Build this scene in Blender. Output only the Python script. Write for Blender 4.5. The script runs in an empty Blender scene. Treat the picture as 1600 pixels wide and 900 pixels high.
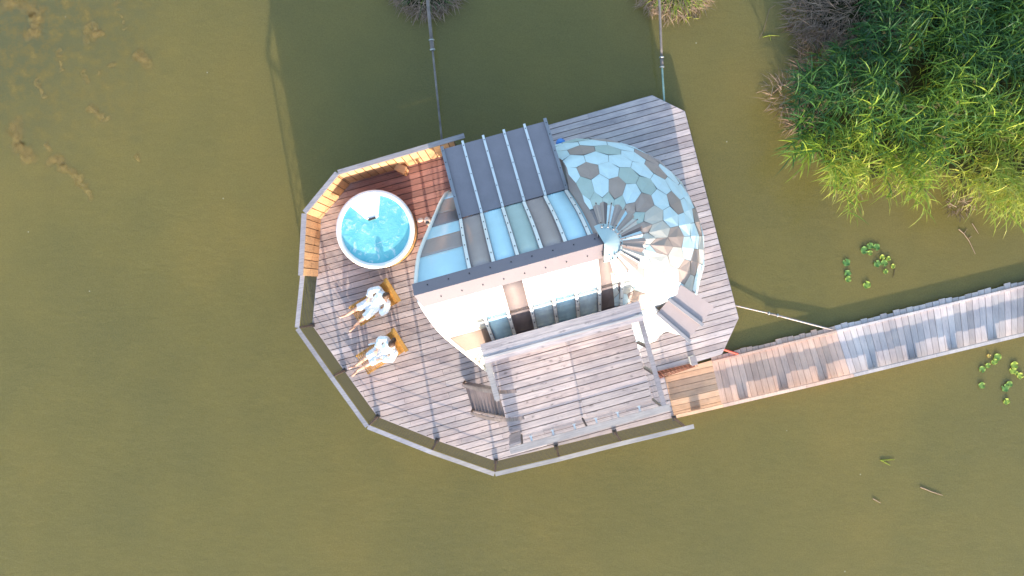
import bpy, bmesh, math, random
from mathutils import Vector, Matrix, noise
random.seed(7)
R = math.radians
C = bpy.context.scene.collection
sc = bpy.context.scene
# ------------------------------------------------------------------ camera, sky, sun, exposure
CAMZ = 18.4; F = 1066.7
cd = bpy.data.cameras.new("camera"); cam = bpy.data.objects.new("camera", cd); C.objects.link(cam)
cam.location = (0, 0, CAMZ); cam.rotation_euler = (0, 0, 0)
cd.sensor_width = 36; cd.lens = 24; cd.clip_start = 0.1; cd.clip_end = 3000
sc.camera = cam
SUN_EL = R(11.5); SDIR = Vector((0.175 * math.cos(SUN_EL), -0.985 * math.cos(SUN_EL), math.sin(SUN_EL))).normalized()
w = bpy.data.worlds.new("World"); sc.world = w; w.use_nodes = True
nt = w.node_tree; bg = nt.nodes['Background']; sky = nt.nodes.new('ShaderNodeTexSky')
sky.sky_type = 'NISHITA'; sky.sun_disc = False; sky.sun_elevation = SUN_EL
sky.sun_rotation = math.atan2(SDIR.x, SDIR.y); sky.air_density = 1.0; sky.dust_density = 1.0; sky.ozone_density = 1.0
nt.links.new(sky.outputs[0], bg.inputs[0]); bg.inputs[1].default_value = 0.15
sd = bpy.data.lights.new("sun", 'SUN'); sun = bpy.data.objects.new("sun", sd); C.objects.link(sun)
sd.energy = 2.35; sd.angle = R(0.55); sd.color = (1.0, 0.86, 0.70)
sun.rotation_euler = SDIR.to_track_quat('Z', 'Y').to_euler(); sun.location = (5, -30, 12)
sc.view_settings.view_transform = 'Standard'; sc.view_settings.look = 'None'
sc.view_settings.exposure = 2.2; sc.view_settings.gamma = 1

# ------------------------------------------------------------------ frames
ANG = R(15.3); CA, SA = math.cos(ANG), math.sin(ANG)
def P(px, py, z=0.0):
    k = (CAMZ - z) / F
    return Vector(((px - 800) * k, (450 - py) * k, z))
def W(u, v, z=0.0): return Vector((u * CA - v * SA, u * SA + v * CA, z))
V0 = 0.36            # ridge line of the cabin
ZW = -0.34           # water level
ZWALK = -0.25        # walkway top

# ------------------------------------------------------------------ materials
def new_mat(name):
    m = bpy.data.materials.new(name); m.use_nodes = True
    return m, m.node_tree.nodes, m.node_tree.links, m.node_tree.nodes['Principled BSDF']
def ramp(n, stops):
    r = n.new('ShaderNodeValToRGB'); e = r.color_ramp.elements
    while len(e) > 1: e.remove(e[0])
    e[0].position, e[0].color = stops[0][0], (*stops[0][1], 1)
    for p, c in stops[1:]:
        x = e.new(p); x.color = (*c, 1)
    return r
def mixc(n, l, a, b, fac, mode='MIX'):
    m = n.new('ShaderNodeMix'); m.data_type = 'RGBA'; m.blend_type = mode
    for s, v in ((0, fac), (6, a), (7, b)):
        if hasattr(v, 'links') or hasattr(v, 'is_output'): l.new(v, m.inputs[s])
        elif isinstance(v, (int, float)): m.inputs[s].default_value = v
        else: m.inputs[s].default_value = (*v, 1)
    return m.outputs[2]
def math_n(n, l, op, a, b=None, clamp=False):
    m = n.new('ShaderNodeMath'); m.operation = op; m.use_clamp = clamp
    for s, v in ((0, a), (1, b)):
        if v is None: continue
        if isinstance(v, (int, float)): m.inputs[s].default_value = v
        else: l.new(v, m.inputs[s])
    return m.outputs[0]
def noise_n(n, l, vec, scale, detail=4, rough=0.55):
    t = n.new('ShaderNodeTexNoise'); t.inputs['Scale'].default_value = scale
    t.inputs['Detail'].default_value = detail; t.inputs['Roughness'].default_value = rough
    if vec is not None: l.new(vec, t.inputs['Vector'])
    return t.outputs[0]

def wood(name, light, dark, ang=ANG, stain=None, knots=0.6, rough=0.75, tintamp=0.22, hue=None):
    m, n, l, b = new_mat(name)
    tc = n.new('ShaderNodeTexCoord'); at = n.new('ShaderNodeAttribute'); at.attribute_name = 'tint'
    mp = n.new('ShaderNodeMapping'); mp.inputs['Rotation'].default_value = (0, 0, -ang)
    l.new(tc.outputs['Object'], mp.inputs['Vector'])
    off = n.new('ShaderNodeVectorMath'); off.operation = 'MULTIPLY_ADD'
    l.new(at.outputs['Color'], off.inputs[0]); off.inputs[1].default_value = (37, 19, 11); l.new(mp.outputs[0], off.inputs[2])
    st = n.new('ShaderNodeMapping'); st.inputs['Scale'].default_value = (1.6, 22, 6); l.new(off.outputs[0], st.inputs['Vector'])
    g = noise_n(n, l, st.outputs[0], 1.6, 5, 0.65)
    r1 = ramp(n, [(0.3, dark), (0.62, light), (0.8, tuple(min(1, c * 1.12) for c in light))]); l.new(g, r1.inputs[0])
    # weather blotches across planks
    bl = noise_n(n, l, mp.outputs[0], 1.3, 5, 0.6)
    rb = ramp(n, [(0.34, (0.74, 0.74, 0.78)), (0.62, (1.06, 1.04, 1.02))]); l.new(bl, rb.inputs[0])
    c = mixc(n, l, r1.outputs[0], rb.outputs[0], 0.85, 'MULTIPLY')
    # knots
    ks = n.new('ShaderNodeMapping'); ks.inputs['Scale'].default_value = (2.4, 6.5, 3); l.new(off.outputs[0], ks.inputs['Vector'])
    vo = n.new('ShaderNodeTexVoronoi'); vo.inputs['Scale'].default_value = 1.3; l.new(ks.outputs[0], vo.inputs['Vector'])
    rk = ramp(n, [(0.05, (1, 1, 1)), (0.30 if knots > 0.9 else 0.19, (0, 0, 0))]); l.new(vo.outputs['Distance'], rk.inputs[0])
    sp = noise_n(n, l, off.outputs[0], 9, 3)
    rs = ramp(n, [(0.45, (0, 0, 0)), (0.58, (1, 1, 1))]); l.new(sp, rs.inputs[0])
    kf = math_n(n, l, 'MULTIPLY', math_n(n, l, 'MULTIPLY', rk.outputs[0], rs.outputs[0]), knots)
    c = mixc(n, l, c, tuple(x * 0.45 for x in dark), kf)
    # plank tone
    sx = n.new('ShaderNodeSeparateColor'); l.new(at.outputs['Color'], sx.inputs[0])
    tv = n.new('ShaderNodeMapRange'); l.new(sx.outputs[0], tv.inputs[0]); tv.inputs[3].default_value = 1 - tintamp; tv.inputs[4].default_value = 1 + tintamp * 0.7
    cb = n.new('ShaderNodeCombineColor')
    l.new(tv.outputs[0], cb.inputs[0]); l.new(tv.outputs[0], cb.inputs[1])
    l.new(math_n(n, l, 'MULTIPLY_ADD', sx.outputs[1], 0.10) if False else tv.outputs[0], cb.inputs[2])
    c = mixc(n, l, c, cb.outputs[0], 1.0, 'MULTIPLY')
    warm = math_n(n, l, 'MULTIPLY', sx.outputs[1], 0.35)
    c = mixc(n, l, c, (0.98, 0.80, 0.72), warm, 'MULTIPLY')
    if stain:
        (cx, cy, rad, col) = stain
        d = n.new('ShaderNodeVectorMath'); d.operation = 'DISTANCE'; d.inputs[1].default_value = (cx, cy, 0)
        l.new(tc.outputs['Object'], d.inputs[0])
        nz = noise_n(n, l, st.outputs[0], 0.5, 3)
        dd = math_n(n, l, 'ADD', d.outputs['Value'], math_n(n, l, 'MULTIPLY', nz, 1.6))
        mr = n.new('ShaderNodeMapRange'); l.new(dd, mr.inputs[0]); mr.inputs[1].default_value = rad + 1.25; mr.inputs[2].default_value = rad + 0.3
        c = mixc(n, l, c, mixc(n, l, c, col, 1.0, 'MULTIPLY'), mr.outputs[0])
    l.new(c, b.inputs['Base Color']); b.inputs['Roughness'].default_value = rough
    bp = n.new('ShaderNodeBump'); bp.inputs['Strength'].default_value = 0.35; bp.inputs['Distance'].default_value = 0.01
    l.new(g, bp.inputs['Height']); l.new(bp.outputs[0], b.inputs['Normal'])
    return m

def paint(name, col, rough=0.4, metal=0.0, var=0.08, scale=3.0, dirt=0.25, spec=0.5):
    m, n, l, b = new_mat(name)
    tc = n.new('ShaderNodeTexCoord')
    g = noise_n(n, l, tc.outputs['Object'], scale, 5, 0.6)
    r = ramp(n, [(0.3, tuple(max(0, c * (1 - var)) for c in col)), (0.7, tuple(min(1, c * (1 + var)) for c in col))]); l.new(g, r.inputs[0])
    f = noise_n(n, l, tc.outputs['Object'], scale * 9, 6, 0.7)
    rf = ramp(n, [(0.55, (1, 1, 1)), (0.85, (1 - dirt,) * 3)]); l.new(f, rf.inputs[0])
    c = mixc(n, l, r.outputs[0], rf.outputs[0], 1.0, 'MULTIPLY')
    l.new(c, b.inputs['Base Color']); b.inputs['Metallic'].default_value = metal
    rr = n.new('ShaderNodeMapRange'); l.new(f, rr.inputs[0]); rr.inputs[3].default_value = rough * 0.75; rr.inputs[4].default_value = min(1, rough * 1.35)
    l.new(rr.outputs[0], b.inputs['Roughness']); b.inputs['Specular IOR Level'].default_value = spec
    return m

M = {}
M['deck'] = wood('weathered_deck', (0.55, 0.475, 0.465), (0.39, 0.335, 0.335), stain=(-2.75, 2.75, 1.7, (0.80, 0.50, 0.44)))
M['terrace'] = wood('weathered_terrace', (0.54, 0.48, 0.475), (0.36, 0.32, 0.325), knots=1.0)
M['walk_new'] = wood('new_walkway_wood', (0.76, 0.50, 0.33), (0.62, 0.38, 0.23), ang=R(12.9), knots=0.4)
M['walk_mid'] = wood('mid_walkway_wood', (0.66, 0.465, 0.37), (0.53, 0.365, 0.285), ang=R(102.9), knots=0.4)
M['walk_old'] = wood('old_walkway_wood', (0.58, 0.52, 0.505), (0.46, 0.41, 0.405), ang=R(103.5), knots=0.4)
M['cedar'] = wood('cedar_fence', (0.60, 0.37, 0.20), (0.46, 0.27, 0.14), knots=0.3)
M['cap'] = wood('grey_cap_rail', (0.36, 0.345, 0.37), (0.25, 0.24, 0.26), knots=0.3)
M['cap_white'] = wood('pale_cap_rail', (0.44, 0.42, 0.41), (0.33, 0.315, 0.31), knots=0.2)
M['dark_wood'] = wood('dark_under_wood', (0.16, 0.115, 0.09), (0.09, 0.065, 0.05))
M['stair'] = wood('stair_wood', (0.30, 0.245, 0.235), (0.20, 0.16, 0.155), ang=ANG + R(90))
M['teak'] = wood('yellow_teak', (0.62, 0.33, 0.07), (0.45, 0.22, 0.04), ang=0, knots=0.0)
M['tubwood'] = wood('tub_staves', (0.56, 0.33, 0.13), (0.42, 0.22, 0.08), ang=R(90), knots=0.0)
M['blue'] = paint('pale_blue_sheet', (0.44, 0.66, 0.78), 0.32, var=0.04, dirt=0.1)
M['ice'] = paint('ice_blue_scale', (0.54, 0.69, 0.77), 0.3, var=0.05, dirt=0.12)
M['tan'] = paint('light_taupe_scale', (0.34, 0.275, 0.265), 0.32, var=0.06, dirt=0.12)
M['rose'] = paint('rose_white_sheet', (0.285, 0.235, 0.225), 0.6, var=0.04, dirt=0.12)
M['peach'] = paint('sunlit_taupe_sheet', (0.225, 0.17, 0.15), 0.6, var=0.04, dirt=0.12)
M['mist'] = paint('mist_sheet', (0.36, 0.41, 0.43), 0.6, var=0.04, dirt=0.12)
M['cream'] = paint('cream_scale', (0.50, 0.485, 0.465), 0.35, var=0.05, dirt=0.15)
M['white'] = paint('sun_whitened_sheet', (0.48, 0.50, 0.50), 0.35, var=0.03, dirt=0.1)
M['teal'] = paint('grey_green_sheet', (0.37, 0.47, 0.47), 0.32, var=0.04, dirt=0.12)
M['mauve'] = paint('taupe_sheet', (0.33, 0.275, 0.275), 0.35, var=0.05, dirt=0.12)
M['umber'] = paint('dark_taupe_sheet', (0.15, 0.12, 0.125), 0.62, var=0.06)
M['slate'] = paint('slate_roof_sheet', (0.215, 0.19, 0.215), 0.5, var=0.06, dirt=0.15)
M['ridge'] = paint('ridge_sheet', (0.165, 0.135, 0.155), 0.4, var=0.04)
M['batten'] = paint('white_batten', (0.66, 0.67, 0.68), 0.4, var=0.04, dirt=0.12)
M['greybatten'] = paint('grey_batten', (0.22, 0.22, 0.25), 0.45)
M['screw'] = paint('screw_black', (0.02, 0.02, 0.022), 0.6)
M['trim'] = paint('trim_white', (0.72, 0.71, 0.68), 0.45, var=0.03)
M['dark'] = paint('dark_steel', (0.05, 0.045, 0.045), 0.5)
M['steel'] = paint('galvanised', (0.36, 0.37, 0.38), 0.4, metal=0.6)
M['cable'] = paint('rail_slat', (0.06, 0.052, 0.035), 0.6)
M['rust'] = paint('rusty_iron', (0.27, 0.10, 0.06), 0.8, var=0.3, scale=12)
M['red'] = paint('red_paint', (0.60, 0.07, 0.04), 0.5)
M['bluepl'] = paint('blue_plastic', (0.02, 0.18, 0.55), 0.35)
M['pole'] = paint('pole_paint', (0.17, 0.145, 0.135), 0.6, var=0.35, scale=5, dirt=0.5)
M['polegreen'] = paint('pole_green', (0.24, 0.36, 0.32), 0.6, var=0.3, scale=4, dirt=0.5)
M['acrylic'] = paint('white_acrylic', (0.80, 0.81, 0.82), 0.2, var=0.02, dirt=0.04)
M['glassdark'] = paint('window_glass', (0.03, 0.04, 0.05), 0.08, var=0.0, dirt=0.0)
M['skin'] = paint('skin', (0.62, 0.36, 0.26), 0.5, var=0.06, scale=8, dirt=0.05)
M['hair'] = paint('brown_hair', (0.075, 0.035, 0.02), 0.55, var=0.4, scale=40)
M['pink'] = paint('pale_pink_stone', (0.60, 0.42, 0.34), 0.6)
M['robe'] = paint('white_towelling', (0.76, 0.78, 0.80), 0.9, var=0.05, scale=14, dirt=0.12, spec=0.15)
M['mud'] = paint('bank_mud', (0.022, 0.026, 0.010), 1.0, var=0.4, scale=3, spec=0.05)

def mat_tub_water():
    m, n, l, b = new_mat('tub_water')
    tc = n.new('ShaderNodeTexCoord')
    g = noise_n(n, l, tc.outputs['Object'], 2.2, 3)
    r = ramp(n, [(0.3, (0.12, 0.48, 0.55)), (0.7, (0.22, 0.60, 0.64))]); l.new(g, r.inputs[0])
    d = n.new('ShaderNodeVectorMath'); d.operation = 'LENGTH'; l.new(tc.outputs['Object'], d.inputs[0])
    f = n.new('ShaderNodeTexNoise'); f.inputs['Scale'].default_value = 4.6; f.inputs['Detail'].default_value = 8; f.inputs['Roughness'].default_value = 0.7; f.inputs['Distortion'].default_value = 1.3
    l.new(tc.outputs['Object'], f.inputs[0])
    rad = n.new('ShaderNodeMapRange'); l.new(d.outputs['Value'], rad.inputs[0]); rad.inputs[1].default_value = 0.75; rad.inputs[2].default_value = 0.1
    s = math_n(n, l, 'ADD', f.outputs[0], math_n(n, l, 'MULTIPLY', rad.outputs[0], 0.17))
    rf = ramp(n, [(0.54, (0, 0, 0)), (0.76, (1, 1, 1))]); l.new(s, rf.inputs[0])
    c = mixc(n, l, r.outputs[0], (0.82, 0.86, 0.86), rf.outputs[0]); l.new(c, b.inputs['Base Color'])
    b.inputs['Roughness'].default_value = 0.12
    bp = n.new('ShaderNodeBump'); bp.inputs['Strength'].default_value = 0.6; bp.inputs['Distance'].default_value = 0.03; l.new(f.outputs[0], bp.inputs['Height']); l.new(bp.outputs[0], b.inputs['Normal'])
    return m
M['tubwater'] = mat_tub_water()

def mat_lake():
    m, n, l, b = new_mat('murky_lake_water')
    tc = n.new('ShaderNodeTexCoord')
    big = noise_n(n, l, tc.outputs['Object'], 0.14, 4, 0.55)
    r = ramp(n, [(0.32, (0.138, 0.122, 0.046)), (0.50, (0.158, 0.134, 0.046)), (0.68, (0.184, 0.146, 0.047))]); l.new(big, r.inputs[0])
    md = noise_n(n, l, tc.outputs['Object'], 0.9, 5, 0.6)
    rm = ramp(n, [(0.3, (0.95, 0.96, 0.97)), (0.7, (1.04, 1.03, 1.02))]); l.new(md, rm.inputs[0])
    c = mixc(n, l, r.outputs[0], rm.outputs[0], 1.0, 'MULTIPLY')
    fn = noise_n(n, l, tc.outputs['Object'], 26, 3, 0.8)
    rf = ramp(n, [(0.25, (0.80, 0.80, 0.80)), (0.75, (1.22, 1.21, 1.16))]); l.new(fn, rf.inputs[0])
    c = mixc(n, l, c, rf.outputs[0], 1.0, 'MULTIPLY')
    vs_ = n.new('ShaderNodeTexVoronoi'); vs_.inputs['Scale'].default_value = 1.1; l.new(tc.outputs['Object'], vs_.inputs['Vector'])
    rv = ramp(n, [(0.018, (1, 1, 1)), (0.026, (0, 0, 0))]); l.new(vs_.outputs['Distance'], rv.inputs[0])
    c = mixc(n, l, c, (0.34, 0.32, 0.22), math_n(n, l, 'MULTIPLY', rv.outputs[0], 0.8))
    # weedy shallows at the far left corner, as a tone in the silt
    d = n.new('ShaderNodeVectorMath'); d.operation = 'DISTANCE'; d.inputs[1].default_value = (-13.6, 7.6, 0); l.new(tc.outputs['Object'], d.inputs[0])
    mr = n.new('ShaderNodeMapRange'); l.new(math_n(n, l, 'ADD', d.outputs['Value'], math_n(n, l, 'MULTIPLY', md, 3.0)), mr.inputs[0]); mr.inputs[1].default_value = 6.5; mr.inputs[2].default_value = 2.0
    wn = noise_n(n, l, tc.outputs['Object'], 2.6, 6, 0.7)
    rw = ramp(n, [(0.45, (0.10, 0.10, 0.05)), (0.60, (0.17, 0.125, 0.04)), (0.72, (0.30, 0.20, 0.06))]); l.new(wn, rw.inputs[0])
    c = mixc(n, l, c, rw.outputs[0], math_n(n, l, 'MULTIPLY', mr.outputs[0], 0.75))
    l.new(c, b.inputs['Base Color'])
    b.inputs['Roughness'].default_value = 0.16; b.inputs['IOR'].default_value = 1.33
    b.inputs['Subsurface Weight'].default_value = 0.75
    b.inputs['Subsurface Radius'].default_value = (1.0, 0.85, 0.5); b.inputs['Subsurface Scale'].default_value = 0.85
    st = n.new('ShaderNodeMapping'); st.inputs['Rotation'].default_value = (0, 0, R(-35)); st.inputs['Scale'].default_value = (1.0, 2.6, 1); l.new(tc.outputs['Object'], st.inputs['Vector'])
    wv = noise_n(n, l, st.outputs[0], 2.2, 4, 0.6); wf = noise_n(n, l, tc.outputs['Object'], 22, 2, 0.6)
    h = math_n(n, l, 'ADD', math_n(n, l, 'MULTIPLY', wv, 1.0), math_n(n, l, 'MULTIPLY', wf, 0.12))
    bp = n.new('ShaderNodeBump'); bp.inputs['Strength'].default_value = 0.22; bp.inputs['Distance'].default_value = 0.03; l.new(h, bp.inputs['Height']); l.new(bp.outputs[0], b.inputs['Normal'])
    return m
M['lake'] = mat_lake()

def mat_leaf(name, stops, trans=0.25):
    m, n, l, b = new_mat(name)
    at = n.new('ShaderNodeAttribute'); at.attribute_name = 'tint'
    sx = n.new('ShaderNodeSeparateColor'); l.new(at.outputs['Color'], sx.inputs[0])
    r = ramp(n, stops); l.new(sx.outputs[0], r.inputs[0])
    l.new(r.outputs[0], b.inputs['Base Color']); b.inputs['Roughness'].default_value = 0.5; b.inputs['Specular IOR Level'].default_value = 0.3
    tr = n.new('ShaderNodeBsdfTranslucent'); l.new(r.outputs[0], tr.inputs[0])
    mx = n.new('ShaderNodeMixShader'); mx.inputs[0].default_value = trans
    out = n['Material Output']; l.new(b.outputs[0], mx.inputs[1]); l.new(tr.outputs[0], mx.inputs[2]); l.new(mx.outputs[0], out.inputs[0])
    return m
M['reed'] = mat_leaf('reed_leaf', [(0.0, (0.016, 0.060, 0.026)), (0.35, (0.045, 0.125, 0.026)), (0.6, (0.16, 0.26, 0.025)), (0.82, (0.30, 0.36, 0.04)), (1.0, (0.34, 0.35, 0.07))])
M['dry'] = mat_leaf('dry_stem', [(0.0, (0.08, 0.055, 0.04)), (0.5, (0.27, 0.19, 0.145)), (1.0, (0.36, 0.25, 0.17))], 0.15)
M['plume'] = mat_leaf('reed_plume', [(0.0, (0.20, 0.14, 0.06)), (1.0, (0.36, 0.29, 0.12))], 0.3)
M['pad'] = mat_leaf('lily_leaf', [(0.0, (0.07, 0.20, 0.06)), (0.5, (0.17, 0.28, 0.06)), (0.8, (0.30, 0.38, 0.05)), (0.95, (0.45, 0.42, 0.10)), (1.0, (0.5, 0.16, 0.04))], 0.15)

def mat_film(name, col, amt):
    m, n, l, b = new_mat(name)
    tc = n.new('ShaderNodeTexCoord'); at = n.new('ShaderNodeAttribute'); at.attribute_name = 'tint'
    sx = n.new('ShaderNodeSeparateColor'); l.new(at.outputs['Color'], sx.inputs[0])
    f = noise_n(n, l, tc.outputs['Object'], 5, 7, 0.7)
    r = ramp(n, [(0.3, tuple(c * 0.6 for c in col)), (0.7, tuple(c * 1.5 for c in col))]); l.new(f, r.inputs[0]); l.new(r.outputs[0], b.inputs['Base Color'])
    a = math_n(n, l, 'ADD', sx.outputs[0], math_n(n, l, 'MULTIPLY', math_n(n, l, 'SUBTRACT', f, 0.60), 1.5))
    a = math_n(n, l, 'MULTIPLY', a, amt, True)
    a = math_n(n, l, 'MULTIPLY', a, sx.outputs[0], True)
    l.new(a, b.inputs['Alpha']); b.inputs['Roughness'].default_value = 0.7
    return m
M['weed'] = mat_film('submerged_weed', (0.27, 0.18, 0.055), 0.58)

# ------------------------------------------------------------------ mesh builder
class MB:
    def __init__(s): s.v = []; s.f = []; s.mi = []; s.t = []; s.mats = []
    def mat(s, name):
        if name not in s.mats: s.mats.append(name)
        return s.mats.index(name)
    def add(s, verts, faces, mat, tint=None):
        o = len(s.v); k = s.mat(mat)
        if tint is None: tint = (random.random(), random.random(), random.random())
        s.v += [Vector(v) for v in verts]
        s.t += [tint] * len(verts) if isinstance(tint, tuple) else tint
        for f in faces: s.f.append(tuple(o + i for i in f)); s.mi.append(k)
        return s
    def prism(s, poly, z0, z1, mat, tint=None):
        n = len(poly); a = sum(poly[i][0] * poly[(i + 1) % n][1] - poly[(i + 1) % n][0] * poly[i][1] for i in range(n))
        if abs(a) < 1e-6: return s
        if a < 0: poly = poly[::-1]
        vs = [(p[0], p[1], z0) for p in poly] + [(p[0], p[1], z1) for p in poly]
        fs = [tuple(range(n - 1, -1, -1)), tuple(range(n, 2 * n))] + [(i, (i + 1) % n, n + (i + 1) % n, n + i) for i in range(n)]
        return s.add(vs, fs, mat, tint)
    def box(s, c, size, mat, rz=0.0, tint=None):
        hx, hy, hz = [k / 2 for k in size]; m = Matrix.Rotation(rz, 3, 'Z'); c = Vector(c)
        vs = [c + m @ Vector((x, y, z)) for z in (-hz, hz) for x, y in ((-hx, -hy), (hx, -hy), (hx, hy), (-hx, hy))]
        return s.add(vs, [(3, 2, 1, 0), (4, 5, 6, 7), (0, 1, 5, 4), (1, 2, 6, 5), (2, 3, 7, 6), (3, 0, 4, 7)], mat, tint)
    def beam(s, a, b, wd, ht, mat, tint=None, up=(0, 0, 1)):
        a, b = Vector(a), Vector(b); d = (b - a).normalized(); up = Vector(up)
        sd_ = d.cross(up)
        if sd_.length < 1e-4: sd_ = d.cross(Vector((1, 0, 0)))
        sd_.normalize(); u2 = sd_.cross(d).normalized()
        vs = [p + sd_ * x * wd / 2 + u2 * y * ht / 2 for p in (a, b) for x, y in ((-1, -1), (1, -1), (1, 1), (-1, 1))]
        return s.add(vs, [(0, 1, 2, 3), (7, 6, 5, 4), (0, 4, 5, 1), (1, 5, 6, 2), (2, 6, 7, 3), (3, 7, 4, 0)], mat, tint)
    def tube(s, pts, rad, mat, seg=8, tint=None, caps=True):
        pts = [Vector(p) for p in pts]
        if not hasattr(rad, '__len__'): rad = [rad] * len(pts)
        vs = []; prev = None
        for i, p in enumerate(pts):
            d = (pts[min(i + 1, len(pts) - 1)] - pts[max(i - 1, 0)]).normalized()
            x = d.cross(Vector((0, 0, 1))) if prev is None else (prev - d * prev.dot(d))
            if x.length < 1e-3: x = d.cross(Vector((1, 0, 0)))
            x.normalize(); prev = x; y = d.cross(x)
            for k in range(seg):
                a = 2 * math.pi * k / seg; vs.append(p + (x * math.cos(a) + y * math.sin(a)) * rad[i])
        fs = []
        for i in range(len(pts) - 1):
            for k in range(seg):
                a, b_ = i * seg + k, i * seg + (k + 1) % seg; fs.append((a, b_, b_ + seg, a + seg))
        if caps: fs.append(tuple(range(seg - 1, -1, -1))); fs.append(tuple((len(pts) - 1) * seg + k for k in range(seg)))
        return s.add(vs, fs, mat, tint)
    def ball(s, c, r, mat, nu=12, nv=8, tint=None):
        c = Vector(c); r = Vector(r) if hasattr(r, '__len__') else Vector((r, r, r)); vs = [c + Vector((0, 0, r.z))]; fs = []
        for j in range(1, nv):
            for i in range(nu):
                a, b_ = math.pi * j / nv, 2 * math.pi * i / nu
                vs.append(c + Vector((r.x * math.sin(a) * math.cos(b_), r.y * math.sin(a) * math.sin(b_), r.z * math.cos(a))))
        vs.append(c - Vector((0, 0, r.z))); L = len(vs) - 1
        for i in range(nu):
            fs.append((0, 1 + i, 1 + (i + 1) % nu)); fs.append((L, 1 + (nv - 2) * nu + (i + 1) % nu, 1 + (nv - 2) * nu + i))
            for j in range(nv - 2):
                a = 1 + j * nu + i; b_ = 1 + j * nu + (i + 1) % nu; fs.append((a, a + nu, b_ + nu, b_))
        return s.add(vs, fs, mat, tint)
    def lathe(s, prof, mat, seg=48, c=(0, 0, 0), tint=None, a0=0, a1=2 * math.pi):
        full = abs(a1 - a0 - 2 * math.pi) < 1e-6; n = seg if full else seg + 1; vs = []; fs = []; c = Vector(c)
        for r, z in prof:
            for k in range(n):
                a = a0 + (a1 - a0) * k / seg; vs.append(c + Vector((r * math.cos(a), r * math.sin(a), z)))
        for i in range(len(prof) - 1):
            for k in range(seg):
                k2 = (k + 1) % n; fs.append((i * n + k, i * n + k2, (i + 1) * n + k2, (i + 1) * n + k))
        return s.add(vs, fs, mat, tint)
    def build(s, name, parent=None, smooth=False, bevel=0):
        me = bpy.data.meshes.new(name); loc = parent['_w'] if parent is not None and '_w' in parent.keys() else (0, 0, 0)
        loc = Vector(loc)
        me.from_pydata([v - loc for v in s.v], [], s.f)
        for k in s.mats: me.materials.append(M[k])
        me.polygons.foreach_set('material_index', s.mi)
        ca = me.color_attributes.new('tint', 'FLOAT_COLOR', 'POINT')
        flat = []
        for t in s.t: flat += [t[0], t[1], t[2], 1.0]
        ca.data.foreach_set('color', flat)
        if smooth: me.polygons.foreach_set('use_smooth', [True] * len(me.polygons))
        me.update()
        o = bpy.data.objects.new(name, me); C.objects.link(o)
        if parent is not None:
            o.parent = parent; o['_w'] = tuple(loc)
        if bevel:
            b = o.modifiers.new('bevel', 'BEVEL'); b.width = bevel; b.segments = 1; b.limit_method = 'ANGLE'
        return o
def thing(name, label, cat, loc=(0, 0, 0), rz=0.0, group=None, local=False):
    o = bpy.data.objects.new(name, None); C.objects.link(o); o.location = loc; o.rotation_euler = (0, 0, rz); o.empty_display_size = 0.2
    o['label'] = label; o['category'] = cat
    if group: o['group'] = group
    o['_w'] = (0.0, 0.0, 0.0) if local else tuple(float(x) for x in loc)
    return o
def tag(o, label, cat, group=None, kind=None):
    if label: o['label'] = label
    if cat: o['category'] = cat
    if group: o['group'] = group
    if kind: o['kind'] = kind
    return o
def center_origin(o):
    """put a single-mesh thing's origin at its base centre"""
    me = o.data; vs = [v.co for v in me.vertices]
    c = Vector((sum(v.x for v in vs) / len(vs), sum(v.y for v in vs) / len(vs), min(v.z for v in vs)))
    me.transform(Matrix.Translation(-c)); o.location = c
    return o
def copy_tree(o, parent=None):
    c = o.copy(); C.objects.link(c)
    if parent: c.parent = parent
    for ch in [x for x in bpy.data.objects if x.parent == o]: copy_tree(ch, c)
    return c
def clip(poly, nrm, d):      # keep nrm.p <= d
    out = []
    for i in range(len(poly)):
        a, b = poly[i], poly[(i + 1) % len(poly)]; da = a[0] * nrm[0] + a[1] * nrm[1] - d; db = b[0] * nrm[0] + b[1] * nrm[1] - d
        if da <= 0: out.append(a)
        if (da < 0 < db) or (db < 0 < da):
            t = da / (da - db); out.append((a[0] + (b[0] - a[0]) * t, a[1] + (b[1] - a[1]) * t))
    return out
def planks(mb, poly, ang, width, gap, z, th, mat, joints=None, jit=0.0, zj=0.0025):
    d = (math.cos(ang), math.sin(ang)); nn = (-d[1], d[0]); poly = [(p[0], p[1]) for p in poly]
    vs = [p[0] * nn[0] + p[1] * nn[1] for p in poly]; us = [p[0] * d[0] + p[1] * d[1] for p in poly]
    v = math.floor(min(vs) / width) * width; row = 0
    while v < max(vs):
        q = clip(clip(poly, nn, v + width - gap), (-nn[0], -nn[1]), -v)
        cuts = [min(us) - 1] + (joints(row, min(us), max(us)) if joints else []) + [max(us) + 1]
        for a, b in zip(cuts[:-1], cuts[1:]):
            qq = clip(clip(q, d, b - 0.004), (-d[0], -d[1]), -a) if q else []
            if len(qq) >= 3:
                dz = random.uniform(-zj, zj); mb.prism(qq, z - th + dz, z + dz, mat)
        v += width; row += 1

# ------------------------------------------------------------------ water and bank
mb = MB(); mb.add([(-600, -600, ZW), (600, -600, ZW), (600, 600, ZW), (-600, 600, ZW)], [(0, 1, 2, 3)], 'lake')
tag(mb.build('water'), 'murky olive green lake water', None, kind='structure')

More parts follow.
